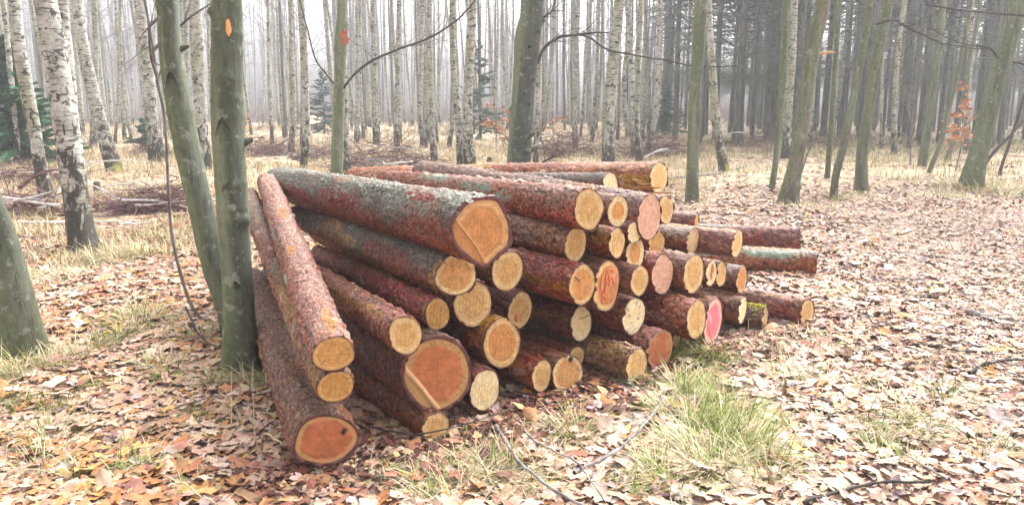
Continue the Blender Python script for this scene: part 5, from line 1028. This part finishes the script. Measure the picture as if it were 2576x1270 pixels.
stick("straight white bough lying left in the dry grass, longest of its neighbours", [(-20, 553), (80, 556), (200, 552), (300, 556), (392, 553)], 7, mat='whitewood', seed=19, z=.04, name="fallen_bough", cat="bough", forks=0)
stick("short bright white bough lying right of the big birch's foot", [(300, 563), (345, 560), (392, 557)], 8, mat='whitewood', seed=20, z=.04, name="fallen_bough", cat="bough", forks=0)
stick("white bough lying behind the small stump on the left", [(150, 452), (210, 458), (270, 460), (345, 458)], 6, mat='whitewood', seed=21, z=.05, name="fallen_bough", cat="bough", forks=1)
stick("greyish white bough lying across the brush by the slim beech", [(905, 398), (950, 400), (990, 412), (1040, 410)], 6, mat='whitewood', seed=22, z=.25, name="fallen_bough", cat="bough")

def stump(label, u, v, wpx, hpx, seed):
    b = on_ground(u, v); b[2] = float(ground_z(b[0], b[1])); r = wpx / 2 / FPX * b[1]; h = hpx / FPX * b[1]; root = empty("tree_stump", b, label, "stump")
    vv, ff, at = trunk_shape([(0, 0, -.05, r), (0, 0, h * .5, r * .92), (.01, 0, h, r * .9)], 16, .04, seed, .3, .12); build("trunk", vv, ff, M['stump'], root, at)
    a = np.linspace(0, 6.28, 16, endpoint=False); vs = np.concatenate([[[.01, 0, h + .01]], np.stack([.01 + r * .9 * np.cos(a), r * .9 * np.sin(a), h - .01 + .05 * h * np.sin(3 * a)], -1)]); i = np.arange(16); build("cut_top", vs, np.stack([0 * i, 1 + i, 1 + (i + 1) % 16], -1), M['stump'], root)
stump("short dark stump right of the big mottled birch", 246, 496, 17, 36, 1); stump("low rotten stump in front of the short dark stump", 243, 522, 14, 16, 2); stump("slanted stump at the foot of a centre background birch", 1013, 386, 18, 12, 3); stump("small dark stump on the dry grass behind the stack's middle", 1232, 405, 12, 10, 4); stump("small square stump on the left brush strip", 62, 520, 16, 22, 5)

def orange_shrub(label, u, v, top, wpx, n, seed, y=None):
    b = on_ground(u, v) if y is None else at_dist(u, v, y); b[2] = float(ground_z(b[0], b[1])); H = (at_dist(u, top, b[1]) - b)[2]; W = wpx / FPX * b[1] / 2; g = np.random.default_rng(seed); root = empty("young_beech", b, label, "shrub"); P, Q = [], []
    for i in range(16):
        a = g.uniform(0, 6.28); p, q = polyline_twigs(g, np.array([0, 0, H * g.uniform(.2, .8)]), np.array([math.cos(a), math.sin(a), .15]), W * g.uniform(.5, 1.2), .008, 6, 0, .12); P.append(p); Q.append(np.maximum(q, .004))
    st = np.array([[0, 0, z, ] for z in np.linspace(0, H, 6)]) + np.c_[g.normal(0, .03, (6, 2)), np.zeros(6)]; v1, f1 = tubes([st], [np.linspace(.02, .005, 6)], 5); v2, f2 = tubes(P, Q, 3); vv, ff = joinm([(v1, f1), (v2, f2)]); build("stem", vv, ff, M['twig'], root)
    P = np.array(P); k = g.integers(0, len(P), n); t = g.integers(2, 6, n); c = P[k, t] + g.normal(0, .05, (n, 3)); o_ = leaf_outline(1); m = len(o_); s = g.uniform(.025, .042, (n, 1, 1)) * (1 + b[1] / 22); ux = g.normal(0, 1, (n, 3)) * [1, 1, .35]; ux /= np.linalg.norm(ux, axis=1, keepdims=True); uy = np.cross(ux, g.normal(0, .5, (n, 3)) + [0, 0, 1]); uy /= np.linalg.norm(uy, axis=1, keepdims=True)
    V = c[:, None] + s * (o_[None, :, :1] * uy[:, None] * .7 + o_[None, :, 1:] * ux[:, None]); col = np.where(g.random((n, 1)) < .5, np.array([.50, .17, .07]), np.array([.48, .25, .11])) * g.uniform(.7, 1.2, (n, 1))
    build("leaves", V.reshape(-1, 3), np.arange(n * m).reshape(n, m), M['leaf'], root, colors=np.repeat(col, m, 0), smooth=False)
orange_shrub("young beech with orange leaves left of the thick dark beech", 1250, 370, 245, 120, 240, 1)
orange_shrub("young beech sprig with orange leaves just right of the thick dark beech", 1392, 372, 285, 50, 50, 2)
orange_shrub("young beech still holding orange leaves under the right-hand trees", 2412, 395, 160, 120, 230, 3, y=19)
orange_shrub("tiny red-leaved beech low left behind the straight scarred beech", 618, 352, 270, 30, 40, 4)

# single leaves lying on the logs
def lying_leaf(label, p, size, col, seed):
    g = np.random.default_rng(seed); o_ = leaf_outline(0); k = len(o_); base = np.concatenate([[[0, 0]], o_ * .55, o_]) * size; z = .35 * base[:, 0] ** 2 / size + .25 * np.abs(base[:, 1]) * g.uniform(-.5, 1); v = np.c_[base, z]; i = np.arange(k); j = (i + 1) % k
    ob = build("fallen_leaf", v, [np.stack([0*i, 1+i, 1+j], -1), np.stack([1+i, 1+k+i, 1+k+j, 1+j], -1)], M['leaf'], colors=np.tile(col, (len(v), 1)) * g.uniform(.85, 1.1, (len(v), 1)), loc=p, rot=(g.uniform(-.3, .3), g.uniform(-.4, .2), g.uniform(0, 6))); tag(ob, label, "leaf")
def top_of(num, t):
    r = [x for x in LOGS if x[0] == num][0]; A, B = np.array(r[1:4]), np.array(r[4:7]); p = A + (B - A) * t; p[2] += r[7] * (1 - .12 * t) * 1.03; return p
lying_leaf("pale pink leaf lying on the grey-barked log", top_of(6, .40), .055, (.60, .40, .34), 1)
lying_leaf("small pale leaf lying on the short log with the yellow cut end", top_of(4, .45), .05, (.62, .50, .38), 2)
lying_leaf("yellow leaf caught on the reddish log with the dark-ringed end", top_of(5, .30), .045, (.55, .36, .12), 3)
lying_leaf("orange leaf lying on the dark flaky log", top_of(19, .18), .05, (.55, .27, .18), 4)

# ================================================================ air, sky, light
me = bpy.data.meshes.new("haze"); bx = (-125, 125, -40, 122, -1.6, 24)
cv = [(x, y, z) for x in bx[:2] for y in bx[2:4] for z in bx[4:]]
me.from_pydata(cv, [], [(0, 1, 3, 2), (4, 6, 7, 5), (0, 4, 5, 1), (2, 3, 7, 6), (0, 2, 6, 4), (1, 5, 7, 3)]); hz = bpy.data.objects.new("haze", me); COL.objects.link(hz); tag(hz, kind="stuff")
hm = bpy.data.materials.new("haze"); hm.use_nodes = True; nt = hm.node_tree; nt.nodes.clear(); ho = nt.nodes.new('ShaderNodeOutputMaterial'); hv = nt.nodes.new('ShaderNodeVolumePrincipled')
hv.inputs['Color'].default_value = (.88, .93, 1, 1); hv.inputs['Density'].default_value = .0024; hv.inputs['Anisotropy'].default_value = .2; nt.links.new(hv.outputs[0], ho.inputs['Volume']); me.materials.append(hm)

SUN_EL, SUN_AZ = 42, 40           # degrees; azimuth clockwise from the view direction
world = bpy.data.worlds.new("World"); scene.world = world; world.use_nodes = True; wt = world.node_tree; bg = wt.nodes['Background']
sky = wt.nodes.new('ShaderNodeTexSky'); sky.sky_type = 'NISHITA'; sky.sun_disc = False; sky.sun_elevation = R(SUN_EL); sky.sun_rotation = R(SUN_AZ); sky.air_density = 1.0; sky.dust_density = 8.0; sky.ozone_density = 1.0
hs = wt.nodes.new('ShaderNodeHueSaturation'); hs.inputs['Saturation'].default_value = .10; wt.links.new(sky.outputs[0], hs.inputs['Color']); wt.links.new(hs.outputs[0], bg.inputs['Color']); bg.inputs['Strength'].default_value = .15
sun = bpy.data.lights.new("sun", 'SUN'); sun.energy = .5; sun.angle = R(70); sun.color = (1, .97, .93); so = bpy.data.objects.new("sun", sun); COL.objects.link(so)
so.rotation_euler = (R(90 - SUN_EL), 0, R(180 - SUN_AZ) ); so.location = (0, 0, 20)

scene.view_settings.view_transform = 'Standard'; scene.view_settings.look = 'None'; scene.view_settings.gamma = 1; scene.view_settings.exposure = 1.95
scene.cycles.use_denoising = True; scene.cycles.max_bounces = 6; scene.cycles.diffuse_bounces = 3; scene.cycles.volume_bounces = 1; scene.cycles.glossy_bounces = 2
